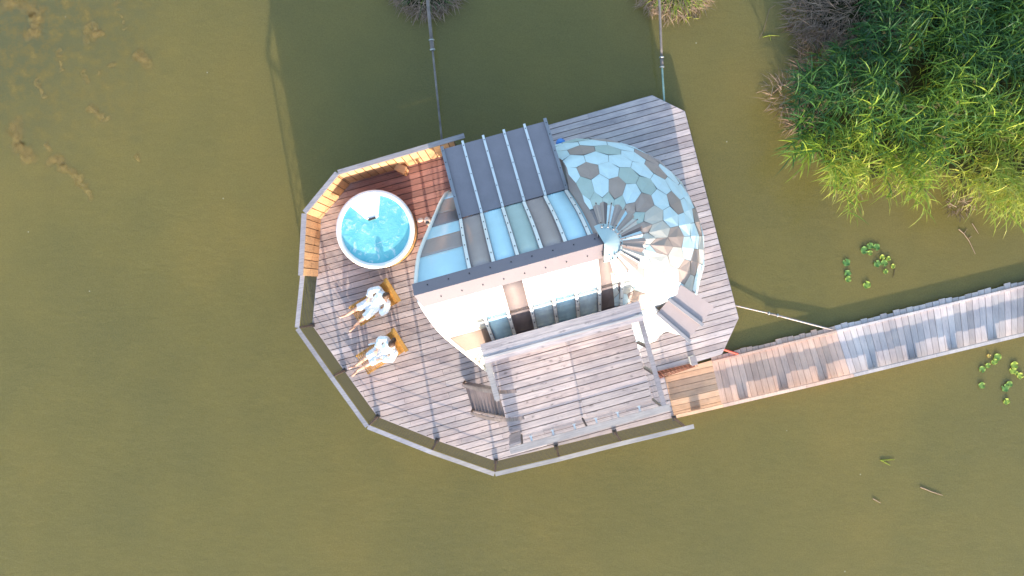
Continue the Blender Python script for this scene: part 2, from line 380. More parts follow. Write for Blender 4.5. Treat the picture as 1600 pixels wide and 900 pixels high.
# ------------------------------------------------------------------ floating deck
DECK = [P(*q) for q in ((716, 237), (870, 192), (1019, 149), (1070, 174), (1154, 497), (1128, 553), (1085, 566), (1024, 581), (1038, 590), (1053, 652),
                        (869, 697), (775, 720), (683, 688), (590, 651), (538, 579), (488, 508), (496, 425), (501, 342), (548, 285))]
deck = thing('floating_deck', 'grey weathered plank deck floating on the lake under the fish shaped cabin', 'deck', (0, 0, 0))
jj = {}
def deck_joints(row, a, b):
    base = [-3.6, -1.3, 0.95, 3.2] if row % 2 else [-4.6, -2.4, -0.2, 2.1]
    return [x for x in base if a < x < b]
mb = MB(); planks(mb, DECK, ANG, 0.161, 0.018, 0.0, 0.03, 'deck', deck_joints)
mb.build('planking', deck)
mb = MB(); mb.prism([(p.x * 0.992, p.y * 0.992) for p in DECK], -0.30, -0.036, 'dark_wood'); mb.build('float_frame', deck)
mb = MB()
n = len(DECK)
for i in range(n):
    a, b = DECK[i], DECK[(i + 1) % n]
    mb.beam((a.x, a.y, -0.12), (b.x, b.y, -0.12), 0.03, 0.18, 'cap')
mb.build('fascia_board', deck)

# ------------------------------------------------------------------ open railing round the bow
RH = 1.15
rail_pts = [P(*q) for q in ((496, 430), (488, 508), (538, 579), (590, 651), (683, 688), (775, 720), (869, 698), (960, 675), (1053, 653))]
rail = thing('deck_railing', 'low grey railing with pale cap board and thin horizontal slats round the open deck edge', 'railing', tuple(rail_pts[3]))
cx, cy = 0.3, 0.2
def outw(p, k):      # shift a point outward from the deck middle
    d = Vector((p.x - cx, p.y - cy, 0)).normalized(); return p + d * k
mb = MB()
for i in range(len(rail_pts) - 1):
    a, b = rail_pts[i], rail_pts[i + 1]; s_ = MB()
    for k in range(8):
        z = 0.10 + k * 0.125
        s_.beam((a.x, a.y, z), (b.x, b.y, z), 0.017, 0.006, 'cable')
    s_.build('slat_panel', rail)
for i in range(1, len(rail_pts)):
    p = rail_pts[i]; a, b = rail_pts[i - 1], rail_pts[min(i + 1, len(rail_pts) - 1)]; d = (b - a)
    q = MB(); q.box((p.x, p.y, RH / 2), (0.05, 0.05, RH), 'dark_wood', math.atan2(d.y, d.x)); q.build('post', rail)
    q = MB(); q.box((p.x, p.y + 0.0, 0.03), (0.12, 0.12, 0.06), 'dark', math.atan2(d.y, d.x)); q.build('post_foot', rail)
ext = rail_pts[-1] + (rail_pts[-1] - rail_pts[-2]).normalized() * 0.22
top = rail_pts[:-1] + [ext]
for i in range(len(top) - 1):
    a, b = top[i], top[i + 1]; d = (b - a).normalized(); nn = Vector((d.y, -d.x, 0)); nn = nn if nn.dot(Vector((a.x - cx, a.y - cy, 0))) > 0 else -nn
    q = MB(); o_ = nn * 0.04
    q.beam((a.x + o_.x, a.y + o_.y, RH + 0.03 + 0.002 * (i % 2)), (b.x + o_.x, b.y + o_.y, RH + 0.03 + 0.002 * (i % 2)), 0.11, 0.014, 'cap_white' if i > 3 else 'cap'); q.build('handrail', rail)

# ------------------------------------------------------------------ solid cedar fence round the hot tub
fence = thing('cedar_fence', 'tall fence of warm orange cedar boards screening the hot tub', 'fence', tuple(P(501, 342)))
FH = 1.25
fp = [P(496, 432), P(501, 342), P(548, 285), P(716, 236)]
for i in range(3):
    a, b = fp[i], fp[i + 1]; L = (b - a).length; d = (b - a).normalized(); q = MB(); k = 0.0
    wv = 0.205
    while k < L - 0.02:
        w2 = min(wv, L - k) - 0.02
        c = a + d * (k + w2 / 2)
        q.box((c.x, c.y, FH / 2 + 0.01), (w2, 0.03, FH), 'cedar', math.atan2(d.y, d.x)); k += wv
    q.build('board_panel', fence)
    nb = Vector((-d.y, d.x, 0)); nb = nb if nb.dot(a - Vector((cx, cy, 0))) > 0 else -nb
    q = MB(); c = (a + b) / 2 + nb * 0.022; q.box((c.x, c.y, FH / 2 + 0.01), (L, 0.008, FH + 0.02), 'dark_wood', math.atan2(d.y, d.x)); q.build('light_stop_sheet', fence)  # unseen sheet added to stop sun leaking between the boards
    nn = Vector((-d.y, d.x, 0)); nn = nn if nn.dot(a - Vector((cx, cy, 0))) > 0 else -nn
    q = MB()
    bb = b + d * (0.28 if i == 2 else 0.0)
    q.beam(a + nn * 0.055 + Vector((0, 0, FH + 0.03)), bb + nn * 0.055 + Vector((0, 0, FH + 0.03)), 0.12, 0.035, 'cap'); q.build('cap_rail', fence)
    q = MB()
    for t in (0.02, 0.35, 0.68, 0.98):
        q = MB(); c = a + (b - a) * t + nn * 0.06; q.box((c.x, c.y, FH / 2), (0.07, 0.07, FH), 'cap', math.atan2(d.y, d.x)); q.build('post', fence)
    q = None

# ------------------------------------------------------------------ cabin
cabin = thing('fish_cabin', 'fish shaped floating cabin of coloured metal sheets with a domed scaly head', 'cabin', tuple(W(1.0, V0, 0)))
PROF = [(0.0, 4.88), (0.2, 4.72), (0.5, 4.40), (0.80, 4.0), (1.08, 3.5), (1.33, 3.0), (1.60, 2.5), (1.86, 2.0), (2.11, 1.5), (2.32, 1.0), (2.48, 0.5), (2.58, 0.0)]
def smooth_prof(pr, n=40):
    out = []
    for i in range(len(pr) - 1):
        p0 = pr[max(i - 1, 0)]; p1 = pr[i]; p2 = pr[i + 1]; p3 = pr[min(i + 2, len(pr) - 1)]
        for k in range(4):
            t = k / 4
            f = lambda a, b, c, d: 0.5 * (2 * b + (c - a) * t + (2 * a - 5 * b + 4 * c - d) * t * t + (3 * b - a - 3 * c + d) * t ** 3)
            out.append((f(p0[0], p1[0], p2[0], p3[0]), f(p0[1], p1[1], p2[1], p3[1])))
    out.append(pr[-1]); return out
SP = smooth_prof(PROF)
def prof_off(z, pr=SP):
    for (a, za), (b, zb) in zip(pr[:-1], pr[1:]):
        if zb <= z <= za: return a + (b - a) * (za - z) / (za - zb + 1e-9)
    return pr[-1][0] if z < pr[-1][1] else 0.0
def strip(mbx, side, u0, u1, ztop, zbot, mat, off=0.0, nseg=16, thick=0.02, tint=None):
    """curved sheet following the arch; u0/u1 numbers or functions of z"""
    U0 = u0 if callable(u0) else (lambda z: u0); U1 = u1 if callable(u1) else (lambda z: u1)
    vs = []; fs = []
    for i in range(nseg + 1):
        z = ztop + (zbot - ztop) * i / nseg; o = prof_off(z)
        dz = 0.05; sl = (prof_off(z - dz) - prof_off(z + dz)) / (2 * dz); nl = math.hypot(1, sl); no, nz = 1 / nl, sl / nl
        for uu in (U0(z), U1(z)):
            for h in (off, off - thick):
                vs.append(W(uu, V0 + side * (o + no * h), z + nz * h))
    for i in range(nseg):
        a = i * 4; b = a + 4
        fs += [(a, b, b + 2, a + 2), (a + 1, a + 3, b + 3, b + 1), (a, a + 1, b + 1, b), (a + 2, b + 2, b + 3, a + 3)]
    fs += [(0, 2, 3, 1), (nseg * 4, nseg * 4 + 1, nseg * 4 + 3, nseg * 4 + 2)]
    mbx.add(vs, fs, mat, tint)
U_START = -0.72; DU = 0.50; NP = 6; U_END = U_START + DU * NP      # 2.2
north = ['mauve', 'blue', 'teal', 'mauve', 'blue', 'blue']; south = ['blue', 'umber', 'ice', 'blue', 'ice', 'umber']
for k in range(NP):
    q = MB(); strip(q, 1, U_START + DU * k, U_START + DU * (k + 1), 4.80, 0.02, north[k]); q.build('roof_panel', cabin, True)
    q = MB(); strip(q, -1, U_START + DU * k, U_START + DU * (k + 1), 4.80, 0.02, south[k]); q.build('roof_panel', cabin, True)
def screws(q, side, u, zs, off):
    for z in zs:
        o = prof_off(z); q.ball(W(u, V0 + side * (o + off * 0.8), z + off * 0.6), 0.013, 'screw', 6, 4)
for k in range(NP + 1):
    for side in (1, -1):
        u = U_START + DU * k; q = MB(); zb = 2.78 if side == 1 else 0.05
        strip(q, side, u - 0.034, u + 0.034, 4.78, zb, 'batten', off=0.035, thick=0.035); strip(q, side, u - 0.046, u + 0.046, 4.77, zb + 0.01, 'slate', off=0.012, thick=0.02)  # wider dark strip paints a gap shadow along both batten edges
        screws(q, side, u, [4.5, 4.1, 3.7, 3.3, 2.9, 2.5, 2.1] if side == -1 else [4.5, 4.1, 3.7, 3.3], 0.05)
        q.build('batten', cabin)
# hood over the entrance: leading edge sweeps back towards the deck
def hood_u(z):
    pts = [(0.0, -0.95), (1.0, -1.05), (2.0, -1.25), (3.0, -1.49), (4.0, -1.70), (4.8, -1.84)]
    for (za, ua), (zb, ub) in zip(pts[:-1], pts[1:]):
        if za <= z <= zb: return ua + (ub - ua) * (z - za) / (zb - za)
    return pts[-1][1]
bandN = [(4.8, 4.05, 'blue'), (4.05, 3.35, 'mauve'), (3.35, 2.75, 'blue'), (2.75, 2.1, 'slate'), (2.1, 1.2, 'mauve'), (1.2, 0.02, 'blue')]
bandS = [(4.8, 3.55, 'white'), (3.55, 2.75, 'peach'), (2.75, 1.2, 'white'), (1.2, 0.02, 'white')]  # sunlit look painted in: white for the blue sheet, warmer taupe
for side, bands in ((1, bandN), (-1, bandS)):
    for zt, zb, mt in bands:
        q = MB(); strip(q, side, hood_u, U_START + 0.01, zt + 0.01, zb - 0.01, mt, off=0.001 * (bands.index((zt, zb, mt)) % 2) + 0.002, nseg=8, thick=0.03); q.build('hood_panel', cabin, True)
    q = MB(); strip(q, side, lambda z: hood_u(z) - 0.05, lambda z: hood_u(z) + 0.02, 4.8, 0.02, 'trim', off=0.045, nseg=24, thick=0.12); q.build('hood_trim', cabin, True)
# glazed end wall set back under the hood
q = MB(); vs = []; half = [(prof_off(z) - 0.06, z) for z in [0.02 + i * 0.24 for i in range(20)]]
poly = [(o, z) for o, z in half] + [(-o, z) for o, z in half[::-1]]
for uu in (U_START + 0.10, U_START + 0.16): vs += [W(uu, V0 + o, z) for o, z in poly]
n = len(poly); q.add(vs, [tuple(range(n)), tuple(range(2 * n - 1, n - 1, -1))] + [(i, n + i, n + (i + 1) % n, (i + 1) % n) for i in range(n)], 'cedar'); q.build('end_wall', cabin)
q = MB(); q.box(W(U_START + 0.09, V0 - 0.5, 1.06), (0.03, 0.9, 2.1), 'trim', ANG); dr = q.build('door', cabin)
q = MB(); q.box(W(U_START + 0.073, V0 - 0.5, 1.15), (0.02, 0.66, 1.7), 'glassdark', ANG); q.build('pane', dr)
q = MB(); q.box(W(U_START + 0.09, V0 + 0.9, 1.35), (0.03, 1.1, 1.2), 'trim', ANG); wd = q.build('window', cabin)
q = MB(); q.box(W(U_START + 0.073, V0 + 0.9, 1.35), (0.02, 0.98, 1.08), 'glassdark', ANG); q.build('pane', wd)
# ridge cap
q = MB(); hw = 0.26; zt, zs = 4.93, 4.79
u0, u1 = -1.905, 2.12
A = [W(u0, V0 + hw * 0.93, zs), W(u0, V0, zt), W(u0 + 0.11, V0 - hw, zs), W(u1 - 0.2, V0 + hw, zs), W(u1, V0, zt), W(u1 - 0.12, V0 - hw, zs)]
B = [p - Vector((0, 0, 0.10)) for p in A]
q.add(A + B, [(0, 1, 4, 3), (1, 2, 5, 4), (6, 9, 10, 7), (7, 10, 11, 8), (0, 3, 9, 6), (2, 8, 11, 5), (0, 6, 7, 1), (1, 7, 8, 2), (3, 4, 10, 9), (4, 5, 11, 10)], 'ridge')
for i in range(9):
    u = -1.6 + i * 0.43
    q.ball(W(u, V0 + 0.15, 4.855), 0.014, 'screw', 6, 4); q.ball(W(u + 0.2, V0 - 0.15, 4.855), 0.014, 'screw', 6, 4)
q.build('ridge_cap', cabin)
# lean-to roof on the far side
LU0, LDU = -0.72, 0.505
vi, zi, vo_, zo = V0 + 1.50, 2.74, V0 + 3.24, 2.24
for k in range(5):
    q = MB(); ua, ub = LU0 + k * LDU, LU0 + (k + 1) * LDU
    A = [W(ua, vi, zi), W(ub, vi, zi), W(ub, vo_, zo), W(ua, vo_, zo)]; B = [p - Vector((0, 0, 0.04)) for p in A]
    q.add(A + B, [(0, 1, 2, 3), (7, 6, 5, 4), (0, 4, 5, 1), (1, 5, 6, 2), (2, 6, 7, 3), (3, 7, 4, 0)], 'slate'); q.build('awning_panel', cabin)
for k in range(6):
    u = LU0 + k * LDU; q = MB(); mt = 'batten' if 0 < k < 5 else 'greybatten'
    q.beam(W(u, vi - 0.02, zi + 0.035), W(u, vo_ + 0.06, zo + 0.005), 0.055 if mt == 'batten' else 0.075, 0.06, mt)
    for t in (0.05, 0.3, 0.55, 0.8, 0.97):
        v = vi + (vo_ - vi) * t; z = zi + (zo - zi) * t; q.ball(W(u, v, z + 0.055), 0.014, 'screw', 6, 4)
    q.build('awning_batten', cabin)
for u in (LU0 + 0.1, LU0 + 1.3, LU0 + 2.5):
    q = MB(); q.box(W(u, vo_ - 0.12, 1.12), (0.09, 0.09, 2.24), 'cap', ANG); q.build('awning_post', cabin)
# ---- dome (fish head)
DPROF = [(0.0, 4.93), (0.34, 4.85), (0.75, 4.42), (1.2, 3.88), (1.62, 3.3), (2.02, 2.7), (2.36, 2.15), (2.70, 1.5), (2.87, 1.0), (2.93, 0.5), (2.92, 0.0)]
DS = smooth_prof(DPROF)
arc = [0.0]
for (a, za), (b, zb) in zip(DS[:-1], DS[1:]): arc.append(arc[-1] + math.hypot(b - a, zb - za))
AL = arc[-1]
def dome_at(az, s, off=0.0):
    s = max(0.0, min(AL - 1e-5, s)); i = 0
    while arc[i + 1] < s: i += 1
    t = (s - arc[i]) / (arc[i + 1] - arc[i]); (a, za), (b, zb) = DS[i], DS[i + 1]
    r, z = a + (b - a) * t, za + (zb - za) * t; nl = math.hypot(b - a, zb - za); nr, nz = -(zb - za) / nl, (b - a) / nl
    if az < -0.8:
        t = min(1, (-az - 0.8) / 0.6); t = t * t * (3 - 2 * t); h = min(1, max(0, z / 1.6)); r *= 1 - 0.27 * t * h * h * (3 - 2 * h)
    r += nr * off; z += nz * off; cu = 2.2 - 0.20 * (max(z, 0) / 4.9) ** 2
    return W(cu + r * math.cos(az), V0 + r * math.sin(az), z)
AZ1 = 1.67
q = MB(); NA = 52; NS = 30; vs = []; fs = []
for j in range(NS + 1):
    for i in range(NA + 1): vs.append(dome_at(-math.pi / 2 + (AZ1 + math.pi / 2) * i / NA, AL * j / NS, -0.012))
for j in range(NS):
    for i in range(NA): a = j * (NA + 1) + i; fs.append((a, a + NA + 1, a + NA + 2, a + 1))
q.add(vs, fs, 'slate'); q.build('dome_shell', cabin, True)
S0 = 1.02; ROWS = 9; _w = [1.45, 1.3, 1.12, 1.0, 0.95, 0.9, 0.88, 0.86, 0.86, 0.86]; _k = (AL - S0) / (sum(_w[:8]) + 0.2); _c = [S0]
for _x in _w: _c.append(_c[-1] + _x * _k); NAZ = 12; daz = math.pi / NAZ
rnd = random.Random(21)
pal = ['ice'] * 5 + ['teal'] * 3 + ['tan'] * 6 + ['cream'] * 2
q = MB()
last = {}
for j in range(ROWS + 1):
    sc_ = _c[j]; sh = 0.5 if j % 2 else 0.0; UP = (_c[j] - _c[j - 1]) if j else 0.4; DN = _w[j] * _k
    for i in range(-1, NAZ + 2):
        az = -math.pi / 2 + (i + 0.5 + sh) * daz
        l_, r_ = az - daz / 2, az + daz / 2
        if r_ <= -math.pi / 2 + 1e-6 or l_ >= AZ1 - 1e-6: continue
        pts = [(az, sc_ - UP * 0.66), (r_, sc_ - UP * 0.34), (r_, sc_ + DN * 0.34), (az, sc_ + DN * 0.66), (l_, sc_ + DN * 0.34), (l_, sc_ - UP * 0.34)]
        g = 0.982
        pts = [(max(-math.pi / 2, min(AZ1, az + (a - az) * g)), max(S0 - 0.05, min(AL, sc_ + (s - sc_) * g))) for a, s in pts]
        mt = rnd.choice(pal)
        if az < -1.0 and mt in ('tan', 'teal') and rnd.random() < 0.6: mt = 'white'  # sun glare painted in: scales on the sunny side turned white
        if az > 0.3 and mt == 'cream': mt = 'ice'  # sun-warmed cream is kept off the shaded side
        if -1.0 < az < 0.35 and (i + j * 2) % 3 == 0: mt = 'tan'
        elif -1.0 < az < 0.35 and mt == 'teal': mt = 'cream'  # sunlit warmth painted in by swapping teal for cream
        if last.get((j, i - 1)) == mt and mt == 'tan': mt = 'ice'
        last[(j, i)] = mt
        tl = rnd.uniform(-0.016, 0.016); off = [0.012, 0.006, 0.006, 0.012, 0.006, 0.006]
        off = [o + rnd.uniform(-0.004, 0.008) for o in off]
        vs = [dome_at(a, s, o) for (a, s), o in zip(pts, off)]
        mid = dome_at(az, (pts[0][1] + pts[3][1]) / 2, 0.030 + rnd.uniform(-0.012, 0.015))
        q.add(vs + [mid], [(0, 6, 2, 1), (6, 3, 2), (0, 5, 4, 6), (6, 4, 3)] if rnd.random() < 2 else [], mt)
q.build('scale_cladding', cabin)
q = MB(); cv = []; m_ = 30
for k in range(m_ + 1):
    p_ = dome_at(AZ1, 0.35 + (AL - 0.35) * k / m_, 0.004); u_ = p_.x * CA + p_.y * SA; p2_ = W(u_ - 0.10, V0 + prof_off(p_.z) + 0.008, p_.z); cv += [p2_, p_]
q.add(cv, [(2 * i, 2 * i + 1, 2 * i + 3, 2 * i + 2) for i in range(m_)], 'tan'); q.build('cheek_panel', cabin, True)
# pleated fan at the crown
q = MB(); fcols = ['umber', 'white', 'mauve', 'white', 'umber', 'blue', 'mauve', 'white', 'umber', 'teal', 'mauve', 'blue', 'umber', 'mauve', 'blue', 'teal']
NF = 17; dz_ = math.pi / NF
for i in range(NF):
    a0 = -math.pi / 2 + i * dz_; a1 = a0 + dz_; am = a0 + dz_ * 0.52; mt = ['umber', 'cream', 'tan', 'ice', 'umber', 'cream', 'umber', 'tan', 'ice', 'umber', 'cream', 'tan', 'blue', 'mauve', 'ice', 'umber', 'mauve'][i % 17]
    mt2 = mt if i % 3 else 'tan'
    s0, s1 = 0.30, S0 + (0.06 if i % 2 else -0.02)
    q.add([dome_at(a0, s0, 0.03), dome_at(am, s0, 0.045), dome_at(am, s1, 0.075), dome_at(a0, s1, 0.035)], [(0, 3, 2, 1)], mt)
    q.add([dome_at(am, s0, 0.045), dome_at(a1, s0, 0.03), dome_at(a1, s1, 0.035), dome_at(am, s1, 0.075)], [(0, 3, 2, 1)], mt2)
    q.add([dome_at(am, s1, 0.075), dome_at(a0, s1, 0.035), dome_at(a1, s1, 0.035), dome_at(am, s1, -0.02)], [(0, 1, 3), (0, 3, 2)], 'umber')
q.build('crown_fan', cabin)
q = MB()
for i in range(0, NF, 2):
    a0 = -math.pi / 2 + (i + 0.52) * dz_
    q.beam(dome_at(a0, 0.31, 0.06), dome_at(a0, S0 + 0.02, 0.092), 0.026, 0.022, rnd.choice(['batten', 'mauve', 'tan']))
    q.ball(dome_at(a0, S0 - 0.04, 0.115), 0.014, 'screw', 6, 4); q.ball(dome_at(a0, 0.40, 0.08), 0.014, 'screw', 6, 4)
q.build('fan_batten', cabin)
q = MB(); seg = 14; vs = [W(1.98, V0, 4.99)]
for i in range(seg + 1):
    a = -math.pi * 0.58 + math.pi * 1.16 * i / seg; vs.append(W(1.98 + 0.385 * math.cos(a), V0 + 0.02 + 0.385 * math.sin(a), 4.88))
n = len(vs); q.add(vs + [p - Vector((0, 0, 0.05)) for p in vs], [(0, i, i + 1) for i in range(1, seg + 1)] + [(i, n + i, n + i + 1, i + 1) for i in range(1, seg + 1)], 'teal')
for i in range(1, seg + 1, 2):
    p = vs[i] * 0.93 + vs[0] * 0.07; q.ball(p + Vector((0, 0, 0.01)), 0.013, 'screw', 6, 4)
q.build('crown_cap', cabin)
# entrance canopy on the dome
cp = [P(1026, 491, 2.62), P(1064, 445, 2.62), P(1116, 479, 2.42), P(1074, 533, 2.42)]
def lerp4(a, b): return cp[0].lerp(cp[3], a).lerp(cp[1].lerp(cp[2], a), b)
for b0, b1 in ((0.0, 0.5), (0.5, 1.0)):
    q = MB(); A = [lerp4(0, b0), lerp4(1, b0), lerp4(1, b1), lerp4(0, b1)]; B = [p - Vector((0, 0, 0.05)) for p in A]
    q.add(A + B, [(0, 1, 2, 3), (7, 6, 5, 4), (0, 4, 5, 1), (1, 5, 6, 2), (2, 6, 7, 3), (3, 7, 4, 0)], 'mauve'); q.build('canopy_panel', cabin)
for b in (0.03, 0.5):
    q = MB(); q.beam(lerp4(-0.02, b) + Vector((0, 0, 0.03)), lerp4(1.05, b) + Vector((0, 0, 0.03)), 0.07, 0.06, 'greybatten'); q.build('canopy_batten', cabin)
for b in (0.06, 0.94):
    q = MB(); a_, c_ = lerp4(0.0, b), lerp4(0.92, b)
    a_ = a_ + (a_ - c_) * 0.3
    vs = [(a_.x, a_.y, 0.01), (c_.x, c_.y, 0.01), (c_.x, c_.y, c_.z - 0.06), (a_.x, a_.y, a_.z - 0.06)]
    d = (c_ - a_); nn = Vector((-d.y, d.x, 0)).normalized() * 0.05
    vs2 = [Vector(v) + nn for v in vs]
    q.add([Vector(v) for v in vs] + vs2, [(0, 1, 2, 3), (7, 6, 5, 4), (0, 4, 5, 1), (1, 5, 6, 2), (2, 6, 7, 3), (3, 7, 4, 0)], 'trim'); q.build('porch_side', cabin)
q = MB(); a_, c_ = lerp4(0.45, 0.1), lerp4(0.45, 0.9); q.beam((a_.x, a_.y, 1.05), (c_.x, c_.y, 1.05), 0.05, 2.1, 'cedar'); q.build('entrance_door', cabin)

# ------------------------------------------------------------------ raised terrace
TZ = 2.7; TU0, TU1, TV0, TV1 = -0.93, 2.44, -3.32, -1.22
ter = thing('raised_terrace', 'raised grey plank terrace beside the roof, railed on three sides', 'terrace', tuple(W(0.8, -2.3, 0)))
mb = MB(); planks(mb, [W(TU0, TV0), W(TU1, TV0), W(TU1, TV1), W(TU0, TV1)], ANG, 0.161, 0.018, TZ, 0.03, 'terrace', lambda r, a, b: [0.86 + (0.0 if r % 3 else 0.02)])
mb.build('planking', ter)
mb = MB(); mb.prism([tuple(W(a, b))[:2] for a, b in ((TU0 + 0.02, TV0 + 0.02), (TU1 - 0.02, TV0 + 0.02), (TU1 - 0.02, TV1 - 0.02), (TU0 + 0.02, TV1 - 0.02))], TZ - 0.06, TZ - 0.037, 'dark_wood'); mb.build('gap_shade_sheet', ter)  # dark sheet added so the plank gaps read as deep shade
for v in (TV0 + 0.1, -2.3, TV1 - 0.1):
    q = MB(); q.beam(W(TU0 + 0.03, v, TZ - 0.15), W(TU1 - 0.03, v, TZ - 0.15), 0.06, 0.16, 'dark_wood'); q.build('joist', ter)
for u in (TU0 + 0.08, 0.8, TU1 - 0.08):
    for v in (TV0 + 0.08, TV1 - 0.05):
        q = MB(); q.box(W(u, v, 1.25), (0.11, 0.11, 2.5), 'dark_wood', ANG); q.build('support_post', ter)
TR = 3.82
q = MB()                                                    # board screen against the roof
for k in range(7): q.beam(W(TU0, TV1 + 0.03, TZ + 0.08 + k * 0.175), W(TU1, TV1 + 0.03, TZ + 0.08 + k * 0.175), 0.025, 0.165, 'terrace')
q.build('board_screen', ter)
q = MB()
for dv_ in (0.185, 0.045, -0.095): q.beam(W(TU0 - 0.03, TV1 + dv_, TR + 0.24), W(TU1 + 0.06, TV1 + dv_, TR + 0.24), 0.135, 0.035, 'terrace')
q.build('handrail', ter)
q = MB(); q.beam(W(TU0 - 0.05, TV1 - 0.055, TR + 0.264), W(TU1 + 0.08, TV1 - 0.055, TR + 0.264), 0.045, 0.012, 'cap_white'); q.build('cap_strip', ter)
q = MB(); q.beam(W(TU1 + 0.03, TV1 - 0.1, TR + 0.002), W(TU1 + 0.03, TV0 - 0.04, TR + 0.002), 0.10, 0.035, 'cap'); q.build('handrail', ter)
q = MB(); q.beam(W(TU0 - 0.03, TV0 - 0.02, TR + 0.004), W(TU1 + 0.14, TV0 - 0.02, TR + 0.004), 0.14, 0.035, 'cap_white'); q.build('handrail', ter)
q = MB(); q.beam(W(TU0 + 0.0, TV1 - 0.15, TR - 0.002), W(TU0 + 0.0, TV1 - 1.0, TR - 0.002), 0.12, 0.035, 'cap_white'); q.build('handrail', ter)
for (ua, va, ub, vb) in ((TU0, TV0, TU1, TV0), (TU1 + 0.02, TV0, TU1 + 0.02, TV1 - 0.1), (TU0, TV1 - 0.15, TU0, TV1 - 0.95)):
    q = MB()
    for k in range(8): q.beam(W(ua, va, TZ + 0.09 + k * 0.12), W(ub, vb, TZ + 0.09 + k * 0.12), 0.006, 0.008, 'cap')
    q.build('rail_bars', ter)
for u in (TU0 + 0.25, TU0 + 1.7, TU1):
    q = MB(); q.box(W(u, TV0, (TZ + TR) / 2), (0.04, 0.04, TR - TZ - 0.03), 'dark', ANG); q.build('post', ter)
for u in [TU0 + 0.48 * k for k in range(1, 7)]:
    q = MB(); q.box(W(u, TV0 + 0.085, TR - 0.03), (0.035, 0.15, 0.012), 'trim', ANG); q.box(W(u, TV0 + 0.155, TR - 0.06), (0.07, 0.012, 0.07), 'trim', ANG); q.build('bracket', ter)
for v in (TV1 - 0.75, TV0 + 0.75):
    q = MB(); q.box(W(TU1 + 0.02, v, (TZ + TR) / 2), (0.06, 0.06, TR - TZ - 0.03), 'dark', ANG); q.build('post', ter)
q = MB(); q.box(W(TU0 + 0.0, TV1 - 1.0, (TZ + TR) / 2), (0.07, 0.07, TR - TZ - 0.03), 'cap_white', ANG); q.build('post', ter)
q = MB(); q.beam(W(TU0 - 0.02, TV0 + 0.05, 3.22), W(TU0 + 0.24, TV0 + 0.08, 3.22), 0.05, 1.0, 'cap'); q.build('corner_panel', ter)

# ------------------------------------------------------------------ stairs to the terrace
st = thing('stair', 'steep wooden open stair climbing from the deck to the raised terrace', 'staircase', tuple(P(735, 625, 0)))
b0, b1 = P(728, 600, 0.1), P(741, 641, 0.1); t0, t1 = P(790, 612, TZ), P(801, 652, TZ)
for k in range(11):
    t = (k + 0.5) / 11; a_, c_ = b0.lerp(t0, t), b1.lerp(t1, t); q = MB()
    q.beam(a_, c_, 0.15, 0.035, 'stair'); q.build('tread', st)
for p0_, p1_ in ((b0, t0), (b1, t1)):
    q = MB(); q.beam(p0_ - Vector((0, 0, 0.08)), p1_ - Vector((0, 0, 0.02)), 0.04, 0.20, 'stair'); q.build('stringer', st)
for sgn, p0_, p1_ in ((1, P(725, 598, 0.3), P(806, 609, 3.5)), (-1, P(738, 641, 0.3), P(818, 650, 3.5))):
    q = MB(); pts = []
    for i in range(9):
        t = i / 8; p = p0_.lerp(p1_, t); p.z = 0.75 + 2.95 * math.sin(t * math.pi / 2 * 0.92)
        p2 = P(800 + (p0_.x + (p1_.x - p0_.x) * t) * 0, 450) if False else p
        pts.append(p2)
    [q.beam(a__, b__, 0.075, 0.03, 'stair') for a__, b__ in zip(pts[:-1], pts[1:])]; q.build('handrail', st)
    q = MB(); q.beam((pts[0].x, pts[0].y, 0.02), (pts[0].x, pts[0].y, pts[0].z), 0.04, 0.04, 'dark_wood'); q.build('newel', st)

# ------------------------------------------------------------------ hot tub
tx = P(586, 358, 0.98)
tub = thing('hot_tub', 'round wood clad hot tub full of bubbling turquoise water', 'hot tub', (tx.x, tx.y, 0), local=True)
q = MB(); RO = 0.97; ns = 56
for k in range(ns):
    a = 2 * math.pi * k / ns; q.box((math.cos(a) * (RO - 0.03), math.sin(a) * (RO - 0.03), 0.46), (0.04, 2 * math.pi * RO / ns - 0.006, 0.90), 'tubwood', a)
q.build('stave_wall', tub)
q = MB(); q.lathe([(RO + 0.005, 0.20), (RO + 0.02, 0.20), (RO + 0.02, 0.26), (RO + 0.005, 0.26)], 'dark', 64); q.lathe([(RO + 0.005, 0.66), (RO + 0.02, 0.66), (RO + 0.02, 0.72), (RO + 0.005, 0.72)], 'dark', 64); q.build('hoops', tub, True)
q = MB(); q.lathe([(1.0, 0.88), (1.012, 0.93), (1.0, 0.97), (0.96, 0.99), (0.91, 0.985), (0.885, 0.965), (0.875, 0.93), (0.85, 0.80), (0.80, 0.5), (0.70, 0.2), (0.0, 0.18)], 'acrylic', 72); q.build('shell', tub, True)
q = MB(); q.lathe([(0.0, 0.925), (0.873, 0.925)], 'tubwater', 72); q.build('water_surface', tub)
q = MB()      # moulded seat with the filter slot
a_ = R(104); dv = Vector((math.cos(a_), math.sin(a_), 0)); sv = Vector((-dv.y, dv.x, 0))
top4 = [dv * 0.90 + sv * 0.52 - dv * 0.12, dv * 0.30 + sv * 0.17, dv * 0.27 - sv * 0.14, dv * 0.88 - sv * 0.34 - dv * 0.02]
outer = [dv * 0.90 - sv * 0.10 , dv * 0.92 + sv * 0.2]
poly = [top4[0], top4[1], top4[2], top4[3], outer[0], outer[1]]
vs = [Vector((p.x, p.y, 0.965)) for p in poly] + [Vector((p.x * 1.03, p.y * 1.03, 0.70)) for p in poly]
q.add(vs, [tuple(range(6)), tuple(range(11, 5, -1))] + [(i, 6 + i, 6 + (i + 1) % 6, (i + 1) % 6) for i in range(6)], 'acrylic'); so = q.build('seat_ledge', tub, False, 0.03)
q = MB(); c = dv * 0.275 + sv * 0.015; q.box((c.x, c.y, 0.96), (0.20, 0.05, 0.03), 'dark', a_ + R(90) + R(4)); q.build('filter_slot', tub)
